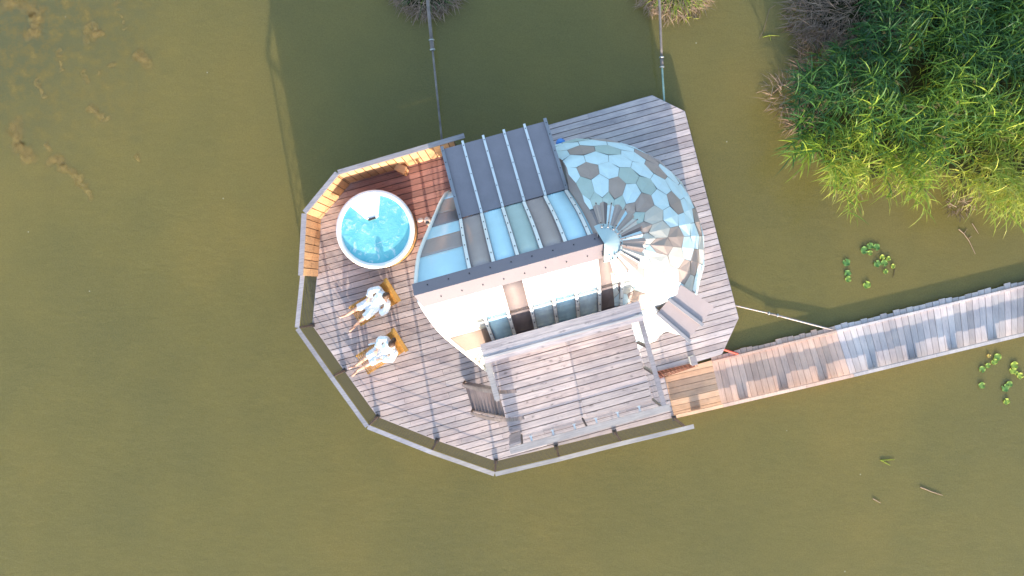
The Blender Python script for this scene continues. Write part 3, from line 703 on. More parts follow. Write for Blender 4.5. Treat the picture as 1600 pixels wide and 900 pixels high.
q = MB(); q.box((dv.x * 1.04, dv.y * 1.04, 0.3), (0.05, 0.3, 0.4), 'dark', a_); q.build('service_hatch', tub)

# ------------------------------------------------------------------ loungers and people
LDIR = R(213.0)
def make_lounger():
    r = thing('sun_lounger', '', 'sun lounger', (0, 0, 0), 0, 'slatted teak sun loungers', local=True)
    W2 = 0.31
    q = MB(); k = 0
    while k < 17:
        x = 0.62 - k * 0.05; q.box((x, 0, 0.36 - 0.0), (0.026, 0.62, 0.02), 'teak'); k += 1
    q.build('seat', r)
    q = MB()
    for k in range(13):
        t = k / 12; x = -0.22 - 0.40 * t; z = 0.38 + 0.50 * t; q.beam((x, -W2, z), (x, W2, z), 0.026, 0.018, 'teak', up=(0.78, 0, 0.62))
    q.box((-0.645, 0, 0.885), (0.10, 0.70, 0.03), 'teak')
    q.build('backrest', r)
    for s_ in (-1, 1):
        q = MB(); q.beam((0.66, s_ * 0.27, 0.335), (-0.30, s_ * 0.27, 0.335), 0.03, 0.05, 'teak'); q.beam((-0.20, s_ * 0.25, 0.35), (-0.66, s_ * 0.25, 0.87), 0.03, 0.035, 'teak'); q.build('side_rail', r)
        q = MB(); q.beam((0.55, s_ * 0.27, 0.32), (0.60, s_ * 0.27, 0.01), 0.03, 0.05, 'teak'); q.build('leg', r)
        q = MB(); q.beam((-0.25, s_ * 0.27, 0.32), (-0.45, s_ * 0.27, 0.01), 0.03, 0.05, 'teak'); q.build('leg', r)
        q = MB(); q.beam((-0.55, s_ * 0.23, 0.74), (-0.42, s_ * 0.23, 0.03), 0.025, 0.03, 'teak'); q.build('prop', r)
    return r
LO = (-3.615, -0.405)
lg = make_lounger(); lg.location = (LO[0], LO[1], 0); lg.rotation_euler = (0, 0, LDIR)
lg['label'] = 'slatted teak lounger nearer the hot tub, holding the person with hands apart'
lg2 = copy_tree(lg); lg2.location = (LO[0] + 0.19, LO[1] - 1.28, 0); lg2['label'] = 'slatted teak lounger farther from the hot tub, beside the slatted railing'

def remeshed(q, name, parent, voxel, mat, sm=6, wr=0.0):
    me = bpy.data.meshes.new(name); me.from_pydata(q.v, [], q.f); o = bpy.data.objects.new(name, me); C.objects.link(o)
    r = o.modifiers.new('r', 'REMESH'); r.mode = 'VOXEL'; r.voxel_size = voxel
    s = o.modifiers.new('s', 'SMOOTH'); s.factor = 0.5; s.iterations = sm
    dg = bpy.context.evaluated_depsgraph_get(); me2 = bpy.data.meshes.new_from_object(o.evaluated_get(dg)); o.modifiers.clear(); o.data = me2
    me2.materials.clear(); me2.materials.append(M[mat]); me2.name = name
    if wr:
        for v in me2.vertices:
            p = v.co; k = noise.noise(Vector((p.x * 9 + 5, p.y * 14, p.z * 9))) + 0.5 * noise.noise(Vector((p.x * 22, p.y * 22, p.z * 22))); v.co = p + v.normal * k * wr
    me2.polygons.foreach_set('use_smooth', [True] * len(me2.polygons)); o.parent = parent
    return o
def limb(q, pts, rad): q.tube(pts, rad, 'skin', 12); [q.ball(p, r, 'skin', 12, 8) for p, r in zip(pts, rad)]
def hand(q, wrist, d, up, side):
    """palm, four curled fingers and a thumb; d = pointing direction, up = back of hand"""
    d = Vector(d).normalized(); up = Vector(up); up = (up - d * up.dot(d)).normalized(); s = d.cross(up).normalized() * side
    w_ = Vector(wrist); c = w_ + d * 0.055
    vs = [w_ + s * x * 0.030 + up * y * 0.014 for x, y in ((-1, -1), (1, -1), (1, 1), (-1, 1))] + [w_ + d * 0.095 + s * x * 0.041 + up * y * 0.012 for x, y in ((-1, -1), (1, -1), (1, 1), (-1, 1))]
    q.add(vs, [(3, 2, 1, 0), (4, 5, 6, 7), (0, 1, 5, 4), (1, 2, 6, 5), (2, 3, 7, 6), (3, 0, 4, 7)], 'skin')
    for k, L in enumerate((0.070, 0.080, 0.074, 0.058)):
        b = w_ + d * 0.085 + s * (0.031 - k * 0.021)
        p1 = b + d * L * 0.45 + s * (0.004 - k * 0.003); p2 = p1 + (d * 0.8 - up * 0.6).normalized() * L * 0.32; p3 = p2 + (d * 0.45 - up * 0.9).normalized() * L * 0.26
        q.tube([b, p1, p2, p3], [0.0095, 0.009, 0.0085, 0.007], 'skin', 8)
    b = w_ + d * 0.02 + s * 0.028; p1 = b + (d * 0.6 + s * 0.8).normalized() * 0.035; p2 = p1 + (d * 0.85 + s * 0.35 - up * 0.3).normalized() * 0.032
    q.tube([b, p1, p2], [0.013, 0.011, 0.008], 'skin', 8)
def make_person(loc, label, pose):
    r = thing('person', label, 'person', loc, LDIR, local=True)
    hd = Vector(pose['head']); look = Vector(pose['look']).normalized()
    q = MB()
    # head: skull, jaw, nose, ears, eye sockets by small balls
    lat = look.cross(Vector((0, 0, 1))).normalized(); upv = lat.cross(look).normalized()
    vsb = MB(); vsb.ball((0, 0, 0), 1.0, 'skin', 20, 14)
    for rx, ry, rz_, cx_, cz_ in ((0.098, 0.078, 0.105, 0.0, 0.02), (0.070, 0.058, 0.075, 0.028, -0.055)):
        q.add([hd + look * (v.x * rx + cx_) + lat * v.y * ry + upv * (v.z * rz_ + cz_) for v in vsb.v], vsb.f, 'skin')
    q.tube([hd + look * 0.088 + upv * 0.015, hd + look * 0.118 - upv * 0.03, hd + look * 0.09 - upv * 0.042], [0.011, 0.016, 0.012], 'skin', 8)
    for s_ in (-1, 1):
        q.ball(hd + lat * s_ * 0.08 - look * 0.0 - upv * 0.01, (0.018, 0.018, 0.03), 'skin', 8, 6)
        q.ball(hd + look * 0.088 + lat * s_ * 0.032 + upv * 0.008, 0.014, 'skin', 8, 6)
    q.tube([hd + look * 0.088 - upv * 0.068 - lat * 0.022, hd + look * 0.098 - upv * 0.068, hd + look * 0.088 - upv * 0.068 + lat * 0.022], [0.006, 0.010, 0.006], 'skin', 6)
    chest, hip = Vector((-0.30, 0.0, 0.80)), Vector((-0.06, 0.0, 0.50))
    neck = Vector((-0.42, hd.y * 0.5, 0.985))
    limb(q, [hd - upv * 0.06 - look * 0.02, neck, chest], [0.06, 0.062, 0.10]); limb(q, [chest, Vector((-0.17, 0, 0.63)), hip], [0.135, 0.125, 0.145])
    feet = []
    for s_, ft in ((-1, pose['footR']), (1, pose['footL'])):
        hp = hip + Vector((0.02, s_ * 0.09, -0.01)); kn = Vector(pose['kneeR'] if s_ < 0 else pose['kneeL']); ft = Vector(ft); d = (ft - kn)
        sh_ = kn + d * 0.35
        limb(q, [hp, hp.lerp(kn, 0.5), kn, sh_, ft], [0.088, 0.075, 0.056, 0.054, 0.036])
        td = Vector((0.8, s_ * 0.2, 0.35)).normalized(); heel = ft + Vector((-0.035, 0, -0.045))
        q.tube([heel, ft + td * 0.06 + Vector((0, 0, -0.01)), ft + td * 0.15 + Vector((0, 0, 0.0)), ft + td * 0.20], [0.032, 0.036, 0.034, 0.020], 'skin', 10)
        for k in range(5):
            b = ft + td * 0.165 + Vector((0, 1, 0)) * (k - 2) * 0.015; q.tube([b, b + td * (0.05 - abs(k - 1.2) * 0.006)], [0.010, 0.008], 'skin', 6)
    for s_, el, wr, hdx in ((-1, pose['elbR'], pose['wriR'], pose['hdR']), (1, pose['elbL'], pose['wriL'], pose['hdL'])):
        sh = Vector((-0.37, s_ * 0.20, 0.90)); el, wr = Vector(el), Vector(wr)
        limb(q, [neck + Vector((0.04, s_ * 0.06, -0.05)), sh, sh.lerp(el, 0.5), el, el.lerp(wr, 0.4), wr], [0.06, 0.062, 0.052, 0.044, 0.042, 0.028])
        hand(q, wr, hdx, (0.2, 0, 1), -s_)
    body = remeshed(q, 'body', r, 0.0062, 'skin', 3)
    # hair
    h = MB(); h.add([hd + look * (v.x * 0.108 - 0.014) + lat * v.y * 0.090 + upv * (v.z * 0.100 + 0.036) for v in vsb.v], vsb.f, 'hair')
    if pose.get('long'): h.tube([hd - look * 0.06 + upv * 0.03, hd - look * 0.10 - upv * 0.05, hd - look * 0.07 - upv * 0.13], [0.07, 0.065, 0.03], 'hair', 12)
    remeshed(h, 'hair', r, 0.010, 'hair', 2, 0.008)
    # eyes
    e = MB()
    for s_ in (-1, 1): e.ball(hd + look * 0.101 + lat * s_ * 0.032 + upv * 0.006, 0.005, 'screw', 8, 6)
    e.build('eyes', r)
    # bathrobe
    g = MB()
    limb(g, [neck + Vector((0.03, 0, -0.06)), Vector((-0.30, 0, 0.80)), Vector((-0.17, 0, 0.64)), hip], [0.105, 0.165, 0.155, 0.175])
    for s_, el, wr in ((-1, pose['elbR'], pose['wriR']), (1, pose['elbL'], pose['wriL'])):
        sh = Vector((-0.37, s_ * 0.20, 0.89)); el, wr = Vector(el), Vector(wr); cuff = el.lerp(wr, 0.72)
        limb(g, [Vector((-0.36, s_ * 0.06, 0.90)), sh, el], [0.10, 0.088, 0.080]); g.tube([el, cuff], [0.080, 0.088], 'robe', 14)
    for s_, kn, ft in ((-1, pose['kneeR'], pose['footR']), (1, pose['kneeL'], pose['footL'])):
        hp = hip + Vector((0.0, s_ * 0.10, 0.0)); kn = Vector(kn); e_ = hp.lerp(kn, pose['hem'])
        g.tube([hp, hp.lerp(e_, 0.5), e_], [0.125, 0.115, 0.095], 'robe', 14)
    kn = (Vector(pose['kneeL']) + Vector(pose['kneeR'])) / 2
    e_ = hip.lerp(kn, pose['lap'])
    vs = [(hip.x - 0.05, -0.17, 0.55), (hip.x - 0.05, 0.17, 0.55), (e_.x, 0.15, e_.z + 0.02), (e_.x, -0.15, e_.z + 0.02)]
    g.add([Vector(v) for v in vs] + [Vector(v) - Vector((0, 0, 0.10)) for v in vs], [(0, 1, 2, 3), (7, 6, 5, 4), (0, 4, 5, 1), (1, 5, 6, 2), (2, 6, 7, 3), (3, 7, 4, 0)], 'robe')
    if pose.get('tie'): g.tube([Vector(p) for p in pose['tie']], [0.02, 0.025, 0.02], 'robe', 8)
    rb = remeshed(g, 'bathrobe', r, 0.013, 'robe', 4, 0.016)
    c = MB()    # collar and belt
    c.tube([neck + Vector((-0.05, -0.07, 0.02)), neck + Vector((0.02, -0.085, -0.03)), Vector((-0.24, -0.03, 0.90)), Vector((-0.12, 0.02, 0.78))], [0.026, 0.03, 0.03, 0.016], 'robe', 8)
    c.tube([neck + Vector((-0.05, 0.07, 0.02)), neck + Vector((0.02, 0.085, -0.03)), Vector((-0.24, 0.05, 0.905)), Vector((-0.12, 0.03, 0.785))], [0.026, 0.03, 0.03, 0.016], 'robe', 8)
    c.build('collar', r, True)
    c = MB(); c.tube([(-0.17, 0.175, 0.60), (-0.09, 0.10, 0.735), (-0.07, 0.0, 0.765), (-0.09, -0.10, 0.735), (-0.17, -0.175, 0.60)], 0.018, 'robe', 8); c.tube([(-0.07, 0.02, 0.77), (0.03, 0.04, 0.70), (0.12, 0.03, 0.64)], 0.014, 'robe', 8); c.build('belt', r, True)
    return r
pose1 = dict(head=(-0.47, 0.06, 1.10), look=(0.85, 0.15, -0.25), kneeR=(0.42, -0.13, 0.52), kneeL=(0.40, 0.17, 0.54), footR=(0.86, -0.18, 0.10), footL=(0.84, 0.19, 0.10),
             elbR=(-0.15, -0.31, 0.72), wriR=(0.02, -0.16, 0.71), hdR=(0.7, 0.5, -0.3), elbL=(-0.20, 0.34, 0.66), wriL=(0.04, 0.29, 0.50), hdL=(0.8, -0.1, -0.3), hem=1.0, lap=0.72)
pose2 = dict(head=(-0.47, -0.02, 1.10), look=(0.8, 0.45, -0.4), kneeR=(0.40, -0.10, 0.56), kneeL=(0.44, 0.07, 0.52), footR=(0.85, -0.08, 0.10), footL=(0.88, 0.05, 0.12),
             elbR=(-0.20, -0.30, 0.74), wriR=(0.03, -0.10, 0.73), hdR=(0.7, 0.5, -0.2), elbL=(-0.16, 0.30, 0.68), wriL=(0.10, 0.14, 0.66), hdL=(0.8, -0.1, -0.3), hem=0.92, lap=0.80, long=True,
             tie=[(-0.02, -0.28, 0.55), (0.10, -0.33, 0.50), (0.18, -0.34, 0.50)])
make_person((LO[0], LO[1], 0), 'person in a white bathrobe reclining nearer the hot tub, legs apart', pose1)
make_person((LO[0] + 0.19, LO[1] - 1.28, 0), 'person in a white bathrobe reclining farther from the hot tub, shins together', pose2)

# ------------------------------------------------------------------ small deck objects
p = P(876, 224, 0.5); q = MB(); q.lathe([(0, 0.02), (0.10, 0.02), (0.12, 0.5), (0.125, 0.54), (0.0, 0.55)], 'bluepl', 20, c=(0, 0, 0)); o = q.build('blue_drum', None, True); o.location = (p.x, p.y, 0)
tag(o, 'small bright blue plastic drum beside the dark awning roof', 'drum')
p = P(665, 345, 0.9); r = thing('outdoor_shower', 'small pale pink shower fitting on a post beside the hot tub', 'shower', (p.x, p.y, 0), R(-70), local=True)
q = MB(); q.box((0.02, 0, 0.45), (0.07, 0.07, 0.9), 'pink'); q.build('post', r)
q = MB(); q.ball((0.0, 0.05, 0.93), (0.085, 0.085, 0.05), 'pink', 14, 8); q.ball((-0.06, -0.12, 0.9), (0.055, 0.085, 0.04), 'pink', 12, 8); q.build('head', r, True)
q = MB(); q.ball((0.07, 0.03, 0.95), (0.055, 0.055, 0.04), 'dark', 12, 8); q.build('drain', r, True)
p = P(626, 263, 0.5); q = MB(); q.box((0, 0, 0.25), (0.24, 0.16, 0.5), 'cedar', 0); q.box((0, 0, 0.515), (0.28, 0.20, 0.03), 'cedar'); o = q.build('wooden_step'); o.location = (p.x, p.y, 0); o.rotation_euler = (0, 0, R(-25))
tag(o, 'little orange wooden stool against the cedar fence', 'stool')

# ------------------------------------------------------------------ walkway
ZK = ZWALK
S_ = [P(1053, 652, ZK), P(1128, 635, ZK), P(1330, 588, ZK), P(1600, 523, ZK), P(1900, 451, ZK)]
N_ = [P(1034, 585, ZK), P(1112, 563, ZK), P(1306, 515, ZK), P(1600, 444, ZK), P(1900, 372, ZK)]
walk = thing('walkway', 'long narrow plank walkway with low kerb boards leading from the deck', 'walkway', tuple(P(1320, 552, ZW)))
mb = MB(); planks(mb, [S_[0], S_[1], N_[1], N_[0]], R(12.9), 0.165, 0.010, ZK, 0.03, 'walk_new'); mb.build('landing_planking', walk)
def cross_planks(i, mat, name):
    mb = MB(); a, b, c, d = S_[i], S_[i + 1], N_[i], N_[i + 1]; L = (b - a).length; n_ = int(L / 0.165)
    for k in range(n_):
        t0_, t1_ = k / n_, (k + 1) / n_ - 0.010 / L; jn = random.uniform(-0.02, 0.05); js = random.uniform(-0.02, 0.03)
        p0_, p1_, p2_, p3_ = a.lerp(b, t0_), a.lerp(b, t1_), c.lerp(d, t1_), c.lerp(d, t0_)
        dn = (p3_ - p0_).normalized(); p2_ = p2_ + dn * (0.09 + jn); p3_ = p3_ + dn * (0.09 + jn); p0_ = p0_ - dn * js; p1_ = p1_ - dn * js
        dz = random.uniform(-0.004, 0.004); mb.prism([(p.x, p.y) for p in (p0_, p1_, p2_, p3_)], ZK - 0.03 + dz, ZK + dz, mat)
    mb.build(name, walk)
cross_planks(1, 'walk_mid', 'planking'); cross_planks(2, 'walk_old', 'planking'); cross_planks(3, 'walk_old', 'planking')
for line, sgn in ((S_, 1), (N_, -1)):
    for i in range(4):
        if sgn == -1 and i == 0: continue
        a, b = line[i], line[i + 1]; d = (b - a).normalized(); nn = Vector((-d.y, d.x, 0)) * sgn; L = (b - a).length
        mt = ['walk_new', 'walk_mid', 'walk_old', 'walk_old'][i]; q = MB()
        k = 0.0
        while k < L:
            e = min(L, k + 2.3); hk = 0.14 if sgn == 1 else 0.05
            mbz = ZK + hk if sgn == 1 else ZK + 0.018
            q.beam(a + d * k + nn * 0.05 + Vector((0, 0, mbz - ZK)), a + d * (e - 0.006) + nn * 0.05 + Vector((0, 0, mbz - ZK)), 0.085 if sgn == 1 else 0.06, 0.085 if sgn == 1 else 0.03, mt)
            k = e
        q.build('kerb_board', walk)
        if sgn == 1:
            q = MB(); k = 0.5
            while k < L:
                q.beam(a + d * k + nn * 0.05 + Vector((0, 0, 0.05)), a + d * (k + 0.26) + nn * 0.05 + Vector((0, 0, 0.05)), 0.075, 0.092, mt); k += 1.12
            q.build('kerb_blocks', walk)
q = MB()
for i in range(0, 4):
    for line, off in ((S_, 0.12), (N_, -0.06)):
        a, b = line[i], line[i + 1]; d = (b - a).normalized(); nn = Vector((-d.y, d.x, 0)) * off
        q.beam(a + nn + Vector((0, 0, -0.115)), b + nn + Vector((0, 0, -0.115)), 0.08, 0.13, 'dark_wood')
q.build('bearer', walk)
# rusty hinge grating between deck and walkway
gr = thing('rusty_grating', 'rusty red iron grating bridging the gap between deck and walkway', 'grating', tuple(P(1055, 580, 0)))
for k in range(5):
    a_, c_ = P(1023 + k * 2, 582 + k * 2.2, 0.02), P(1086, 567 + k * 1.4, 0.02); q = MB(); q.beam(a_, c_, 0.02, 0.03, 'rust'); q.build('bar', gr)
q = MB()
for k in range(11):
    t = k / 10; q.beam(P(1024 + 60 * t, 581 - 14 * t, 0.045), P(1034 + 56 * t, 590 - 18 * t, 0.045), 0.015, 0.02, 'rust')
q.build('cross_bars', gr)
q = MB(); q.tube([P(1128, 545, -0.05), P(1153, 553, ZK + 0.02)], 0.03, 'red', 8); tag(center_origin(q.build('red_pole')), 'short red iron pole linking the deck corner and the walkway', 'pole')
q = MB(); a_ = P(1082, 563, 0.12); q.box(a_, (0.14, 0.22, 0.24), 'trim', ANG); q.box(a_ + Vector((0, 0, 0.13)), (0.16, 0.24, 0.02), 'cap', ANG); tag(center_origin(q.build('service_box')), 'small white service box at the deck edge above the rusty grating', 'box')

# ------------------------------------------------------------------ mooring poles
def pole(pts, rads, label, mats):
    r = thing('mooring_pole', label, 'mooring pole', tuple(pts[0]), group='poles holding the deck off the banks')
    for i, (a, b) in enumerate(zip(pts[:-1], pts[1:])):
        q = MB(); n_ = 6; pp = [a.lerp(b, k / n_) + Vector((0, 0, 0)) for k in range(n_ + 1)]; q.tube(pp, rads[i], mats[i], 10); q.build('tube', r, True)
        if i < len(pts) - 2:
            q = MB(); d = (b - a).normalized(); q.tube([b - d * 0.12, b + d * 0.12], rads[i] + 0.012, 'pole', 10); q.tube([b - d * 0.14, b - d * 0.11], rads[i] + 0.03, 'steel', 10); q.tube([b + d * 0.11, b + d * 0.14], rads[i] + 0.03, 'steel', 10); q.build('coupling', r, True)
    return r
pole([P(662, -60, 0.5), P(675, 70, 0.15), P(692, 234, -0.12)], [0.046, 0.028], 'left of the two long grey poles, running up to the bare brown clump', ['pole', 'pole'])
pole([P(1028, -60, 0.4), P(1034, 97, 0.1), P(1038, 160, -0.10)], [0.034, 0.026], 'pole with a green end reaching the far deck corner', ['pole', 'polegreen'])
pole([P(1143, 476, -0.2), P(1208, 491, -0.27), P(1300, 515, -0.24)], [0.018, 0.024], 'pale thin pole slanting from deck to walkway', ['tan', 'tan'])

# ------------------------------------------------------------------ vegetation
def blade(q, p, d, L, wd, droop, mat, tint, seg=3):
    p = Vector(p); d = Vector(d).normalized(); side = d.cross(Vector((0, 0, 1)))
    if side.length < 1e-3: side = Vector((1, 0, 0))
    side = side.normalized(); roll = random.uniform(-0.7, 0.7); side = (side * math.cos(roll) + d.cross(side) * math.sin(roll))
    vs = []; cur = p
    for i in range(seg + 1):
        t = i / seg; ww = wd * (0.7 + 0.6 * t if t < 0.4 else 0.94 * (1 - (t - 0.4) / 0.62)) / 2
        vs += [cur - side * ww, cur + side * ww]
        d2 = (d + Vector((0, 0, -droop * t))).normalized(); cur = cur + d2 * (L / seg)
    q.add(vs, [(2 * i, 2 * i + 1, 2 * i + 3, 2 * i + 2) for i in range(seg)], mat, tint)
def inside(x, y, poly):
    c = False; n = len(poly)
    for i in range(n):
        (x1, y1), (x2, y2) = poly[i], poly[(i + 1) % n]
        if (y1 > y) != (y2 > y) and x < (x2 - x1) * (y - y1) / (y2 - y1) + x1: c = not c
    return c
def reed(q, base, H, lean, tone, plume=False):
    """one reed: a thin curved cane with long pointed leaves all the way up"""
    b = Vector(base); pts = []; n_ = 6
    for i in range(n_ + 1):
        t = i / n_; pts.append(b + Vector((lean[0] * H * t * t, lean[1] * H * t * t, H * t * (1 - 0.12 * t * t))))
    tt = (max(0, min(1, tone + random.uniform(-0.15, 0.15))),) * 3
    for i in range(n_): q.add([pts[i] + Vector((-0.006, 0, 0)), pts[i] + Vector((0.006, 0, 0)), pts[i + 1] + Vector((0.005, 0, 0)), pts[i + 1] + Vector((-0.005, 0, 0))], [(0, 1, 2, 3)], 'reed', tt)
    nl = random.randint(9, 13); a = random.uniform(0, 6.28)
    for k in range(nl):
        t = 0.25 + 0.75 * ((k + 0.5) / nl) ** 0.6; i = min(n_ - 1, int(t * n_)); f = t * n_ - i; p = pts[i].lerp(pts[i + 1], f); a += 2.4 + random.uniform(-0.5, 0.5)
        up = 0.55 + 0.5 * t; hor = Vector((math.cos(a) * 0.85 + lean[0] * 2.2, math.sin(a) * 0.85 + lean[1] * 2.2, 0)); 
        tv = max(0, min(1, tone + random.gauss(0, 0.16)))
        blade(q, p, hor + Vector((0, 0, up)), random.uniform(0.38, 0.72), random.uniform(0.022, 0.040), random.uniform(0.7, 1.7), 'reed', (tv, tv, tv))
    if plume:
        d = (pts[-1] - pts[-2]).normalized()
        for k in range(26):
            s = random.uniform(0, 0.28); a = random.uniform(0, 6.28); tv = random.random()
            blade(q, pts[-1] + d * s, d * 1.2 + Vector((math.cos(a), math.sin(a), 0)) * 0.5 + Vector((lean[0], lean[1], 0)) * 0.8, random.uniform(0.07, 0.15), 0.010, 0.5, 'plume', (tv, tv, tv), 2)
bedpx = [(1405, -160), (1370, 20), (1305, 70), (1270, 110), (1250, 175), (1262, 205), (1300, 235), (1325, 275), (1345, 292), (1400, 275), (1450, 262), (1490, 252), (1530, 262), (1570, 292), (1620, 300), (1800, 320), (1800, -160)]
bed = [(p.x, p.y) for p in (P(x, y, 0.9) for x, y in bedpx)]
# the mud bank the reeds grow from
def bank(name, pts, h, label):
    q = MB(); c = Vector((sum(p[0] for p in pts) / len(pts), sum(p[1] for p in pts) / len(pts), 0)); rings = []; vs = []; fs = []; n_ = len(pts)
    dense = []
    for i in range(n_):
        for k in range(4):
            a, b = Vector((*pts[i], 0)), Vector((*pts[(i + 1) % n_], 0)); p = a.lerp(b, k / 4); p += Vector((noise.noise(p * 2.0), noise.noise(p * 2.0 + Vector((9, 0, 0))), 0)) * 0.12; dense.append(p)
    m_ = len(dense)
    for s, z in ((0.93, ZW - 0.15), (0.88, ZW + 0.02), (0.75, ZW + h * 0.6), (0.4, ZW + h), (0.02, ZW + h)):
        for p in dense: x = c.lerp(p, s); vs.append((x.x, x.y, z + 0.05 * noise.noise(x * 3)))
    for j in range(4):
        for i in range(m_): a = j * m_ + i; b = j * m_ + (i + 1) % m_; fs.append((a, b, b + m_, a + m_))
    q.add(vs, fs, 'mud', (0.5, 0.5, 0.5)); return tag(q.build(name, None, True), label, None, kind='structure')
bank('bank', bed, 0.12, 'dark muddy bank under the reed bed')
q = MB(); rr = random.Random(3); random.seed(5)
xs = [p[0] for p in bed]; ys = [p[1] for p in bed]; cnt = 0
while cnt < 1250:
    x, y = random.uniform(min(xs), max(xs)), random.uniform(min(ys), max(ys))
    if not inside(x, y, bed): continue
    vis = x < 14.2 and y < 8.6
    if not vis and random.random() < 0.6: continue
    cl = noise.noise(Vector((x * 0.9, y * 0.9, 3.0)))
    if cl < -0.22 and random.random() < 0.7: continue
    south_d = y - (3.2 + 0.0 * x)           # distance from the near shore
    H = 2.1 - 0.24 * max(0, south_d) + 0.7 * cl + random.uniform(-0.35, 0.3); H = max(0.7, H)
    edge = max(0, 1 - max(0, south_d) / 1.6)
    ex = max(0, 1 - max(0, x - 8.0) / 1.2)
    if edge > 0.3: H *= 0.8
    wx, wy = noise.noise(Vector((x * 0.6, y * 0.6, 20))), noise.noise(Vector((x * 0.6, y * 0.6, 30)))
    lean = (random.gauss(-0.14, 0.10) + 0.3 * wx - 0.22 * ex, random.gauss(-0.16, 0.10) + 0.25 * wy - 0.20 * edge)
    tone = 0.30 + 0.44 * max(edge, 0.75 * max(0, 1 - max(0, south_d - 0.9) / 2.2) * max(0, (x - 9.0) / 3)) + 0.3 * noise.noise(Vector((x * 0.5, y * 0.5, 8.0))) + 0.02 * (x - 9)  # sunlit near reeds painted yellower, shaded far ones darker
    reed(q, (x, y, ZW), H, lean, tone, random.random() < (0.14 if tone > 0.4 else 0.08))
    cnt += 1
tag(q.build('reed_bed'), 'tall green reeds crowding the bank', None, kind='stuff')
def dry_tangle(q, c, rx, ry, n_, h, z0=ZW, tone=0.4, ln=(0.2, 0.6)):
    for k in range(n_):
        a = random.uniform(0, 6.28); rad = math.sqrt(random.random()); x = c[0] + math.cos(a) * rx * rad; y = c[1] + math.sin(a) * ry * rad
        a2 = a + random.gauss(0, 0.8); tv = max(0, min(1, tone + random.gauss(0, 0.25)))
        blade(q, (x, y, z0 + random.uniform(0, h) * (1 - rad * 0.7)), (math.cos(a2), math.sin(a2), random.uniform(-0.1, 0.6)), random.uniform(*ln), random.uniform(0.008, 0.022), random.uniform(0.2, 1.2), 'dry', (tv, tv, tv))
def ell(px, py, rx, ry): c = P(px, py, ZW); return (c.x, c.y), rx / 57.0, ry / 57.0
q = MB()
for px, py, rx, ry, n_, h, tn in ((1335, 24, 105, 62, 3200, 1.0, 0.36), (1400, -70, 150, 60, 1600, 1.0, 0.3), (1290, 110, 50, 60, 800, 0.5, 0.35), (1238, 150, 42, 32, 170, 0.15, 0.55), (1250, 190, 20, 16, 120, 0.3, 0.6)):
    c, a, b = ell(px, py, rx, ry); dry_tangle(q, c, a, b, n_, h, tone=tn)
tag(q.build('dead_reed_litter'), 'tangle of dead brown reed stems at the edge of the reeds', None, kind='stuff')
def bankpoly(px, py, rx, ry): return [(P(px + rx * math.cos(a), py + ry * math.sin(a), ZW).x, P(px + rx * math.cos(a), py + ry * math.sin(a), ZW).y) for a in [2 * math.pi * k / 10 for k in range(10)]]
bank('bank', bankpoly(1345, 0, 105, 75), 0.3, 'dark muddy bank under the dead reeds')
def clump(name, px, py, rx, ry, nd, ng, label, tone, gt):
    r = thing(name, label, 'plant clump', tuple(P(px, py, ZW)), group=None)
    q = MB(); c, a, b = ell(px, py, rx, ry); 
    q.ball((c[0], c[1], ZW), (a * 0.75, b * 0.75, 0.30), 'mud', 16, 8); q.build('root_mound', r, True)
    q = MB(); dry_tangle(q, c, a, b, nd, 0.5, tone=tone, ln=(0.12, 0.42)); q.build('dead_stems', r)
    q = MB()
    for k in range(ng):
        an = random.uniform(0, 6.28); rad = random.random() ** 0.5; x = c[0] + math.cos(an) * a * rad * 0.8; y = c[1] + math.sin(an) * b * rad * 0.8; tv = max(0, min(1, gt + random.gauss(0, 0.15)))
        blade(q, (x, y, ZW + 0.25), (math.cos(an), math.sin(an), random.uniform(0.2, 1.2)), random.uniform(0.2, 0.5), 0.02, 1.0, 'reed', (tv, tv, tv))
    q.build('green_shoots', r)
clump('bank_clump', 667, -14, 55, 42, 1500, 90, 'bare brown clump of dead stems where the left pole meets the bank', 0.5, 0.2)
clump('bank_clump', 1052, -16, 60, 46, 1500, 300, 'orange and yellow green clump of stems beside the pole with the green end', 0.8, 0.8)

# lily pads
def pad(px, py, r, tone, label, rot):
    q = MB(); n_ = 16; vs = []; tv = []; rr_ = r / 57.0
    cz = 0.012; vs.append(Vector((0, 0, cz))); tv.append((max(0, tone - 0.12),) * 3)
    for j, s in ((1, 0.6), (2, 1.0)):
        for k in range(n_ + 1):
            a = R(14) + (2 * math.pi - R(28)) * k / n_; rad = rr_ * s * (1 + 0.06 * math.sin(a * 5 + px)); vs.append(Vector((rad * math.cos(a), rad * math.sin(a), cz + (0.012 * math.sin(a * 4 + py) + 0.008 if j == 2 else 0.0)))); tv.append((min(0.97, tone + (0.10 if j == 2 else 0)),) * 3)
    fs = [(0, 1 + k, 2 + k) for k in range(n_)]; o1 = n_ + 1
    fs += [(1 + k, 1 + o1 + k, 2 + o1 + k, 2 + k) for k in range(n_)]
    q.add(vs, fs, 'pad', tv); o = q.build('lily_pad'); p = P(px, py, ZW); o.location = (p.x, p.y, ZW + 0.004); o.rotation_euler = (0, 0, rot)
    sm = o.modifiers.new('thick', 'SOLIDIFY'); sm.thickness = 0.004
    tag(o, label, 'lily pad', 'lily pads floating on the lake'); return o
U = 'of the lily patch between reeds and walkway'; V = 'of the lily patch below the walkway'
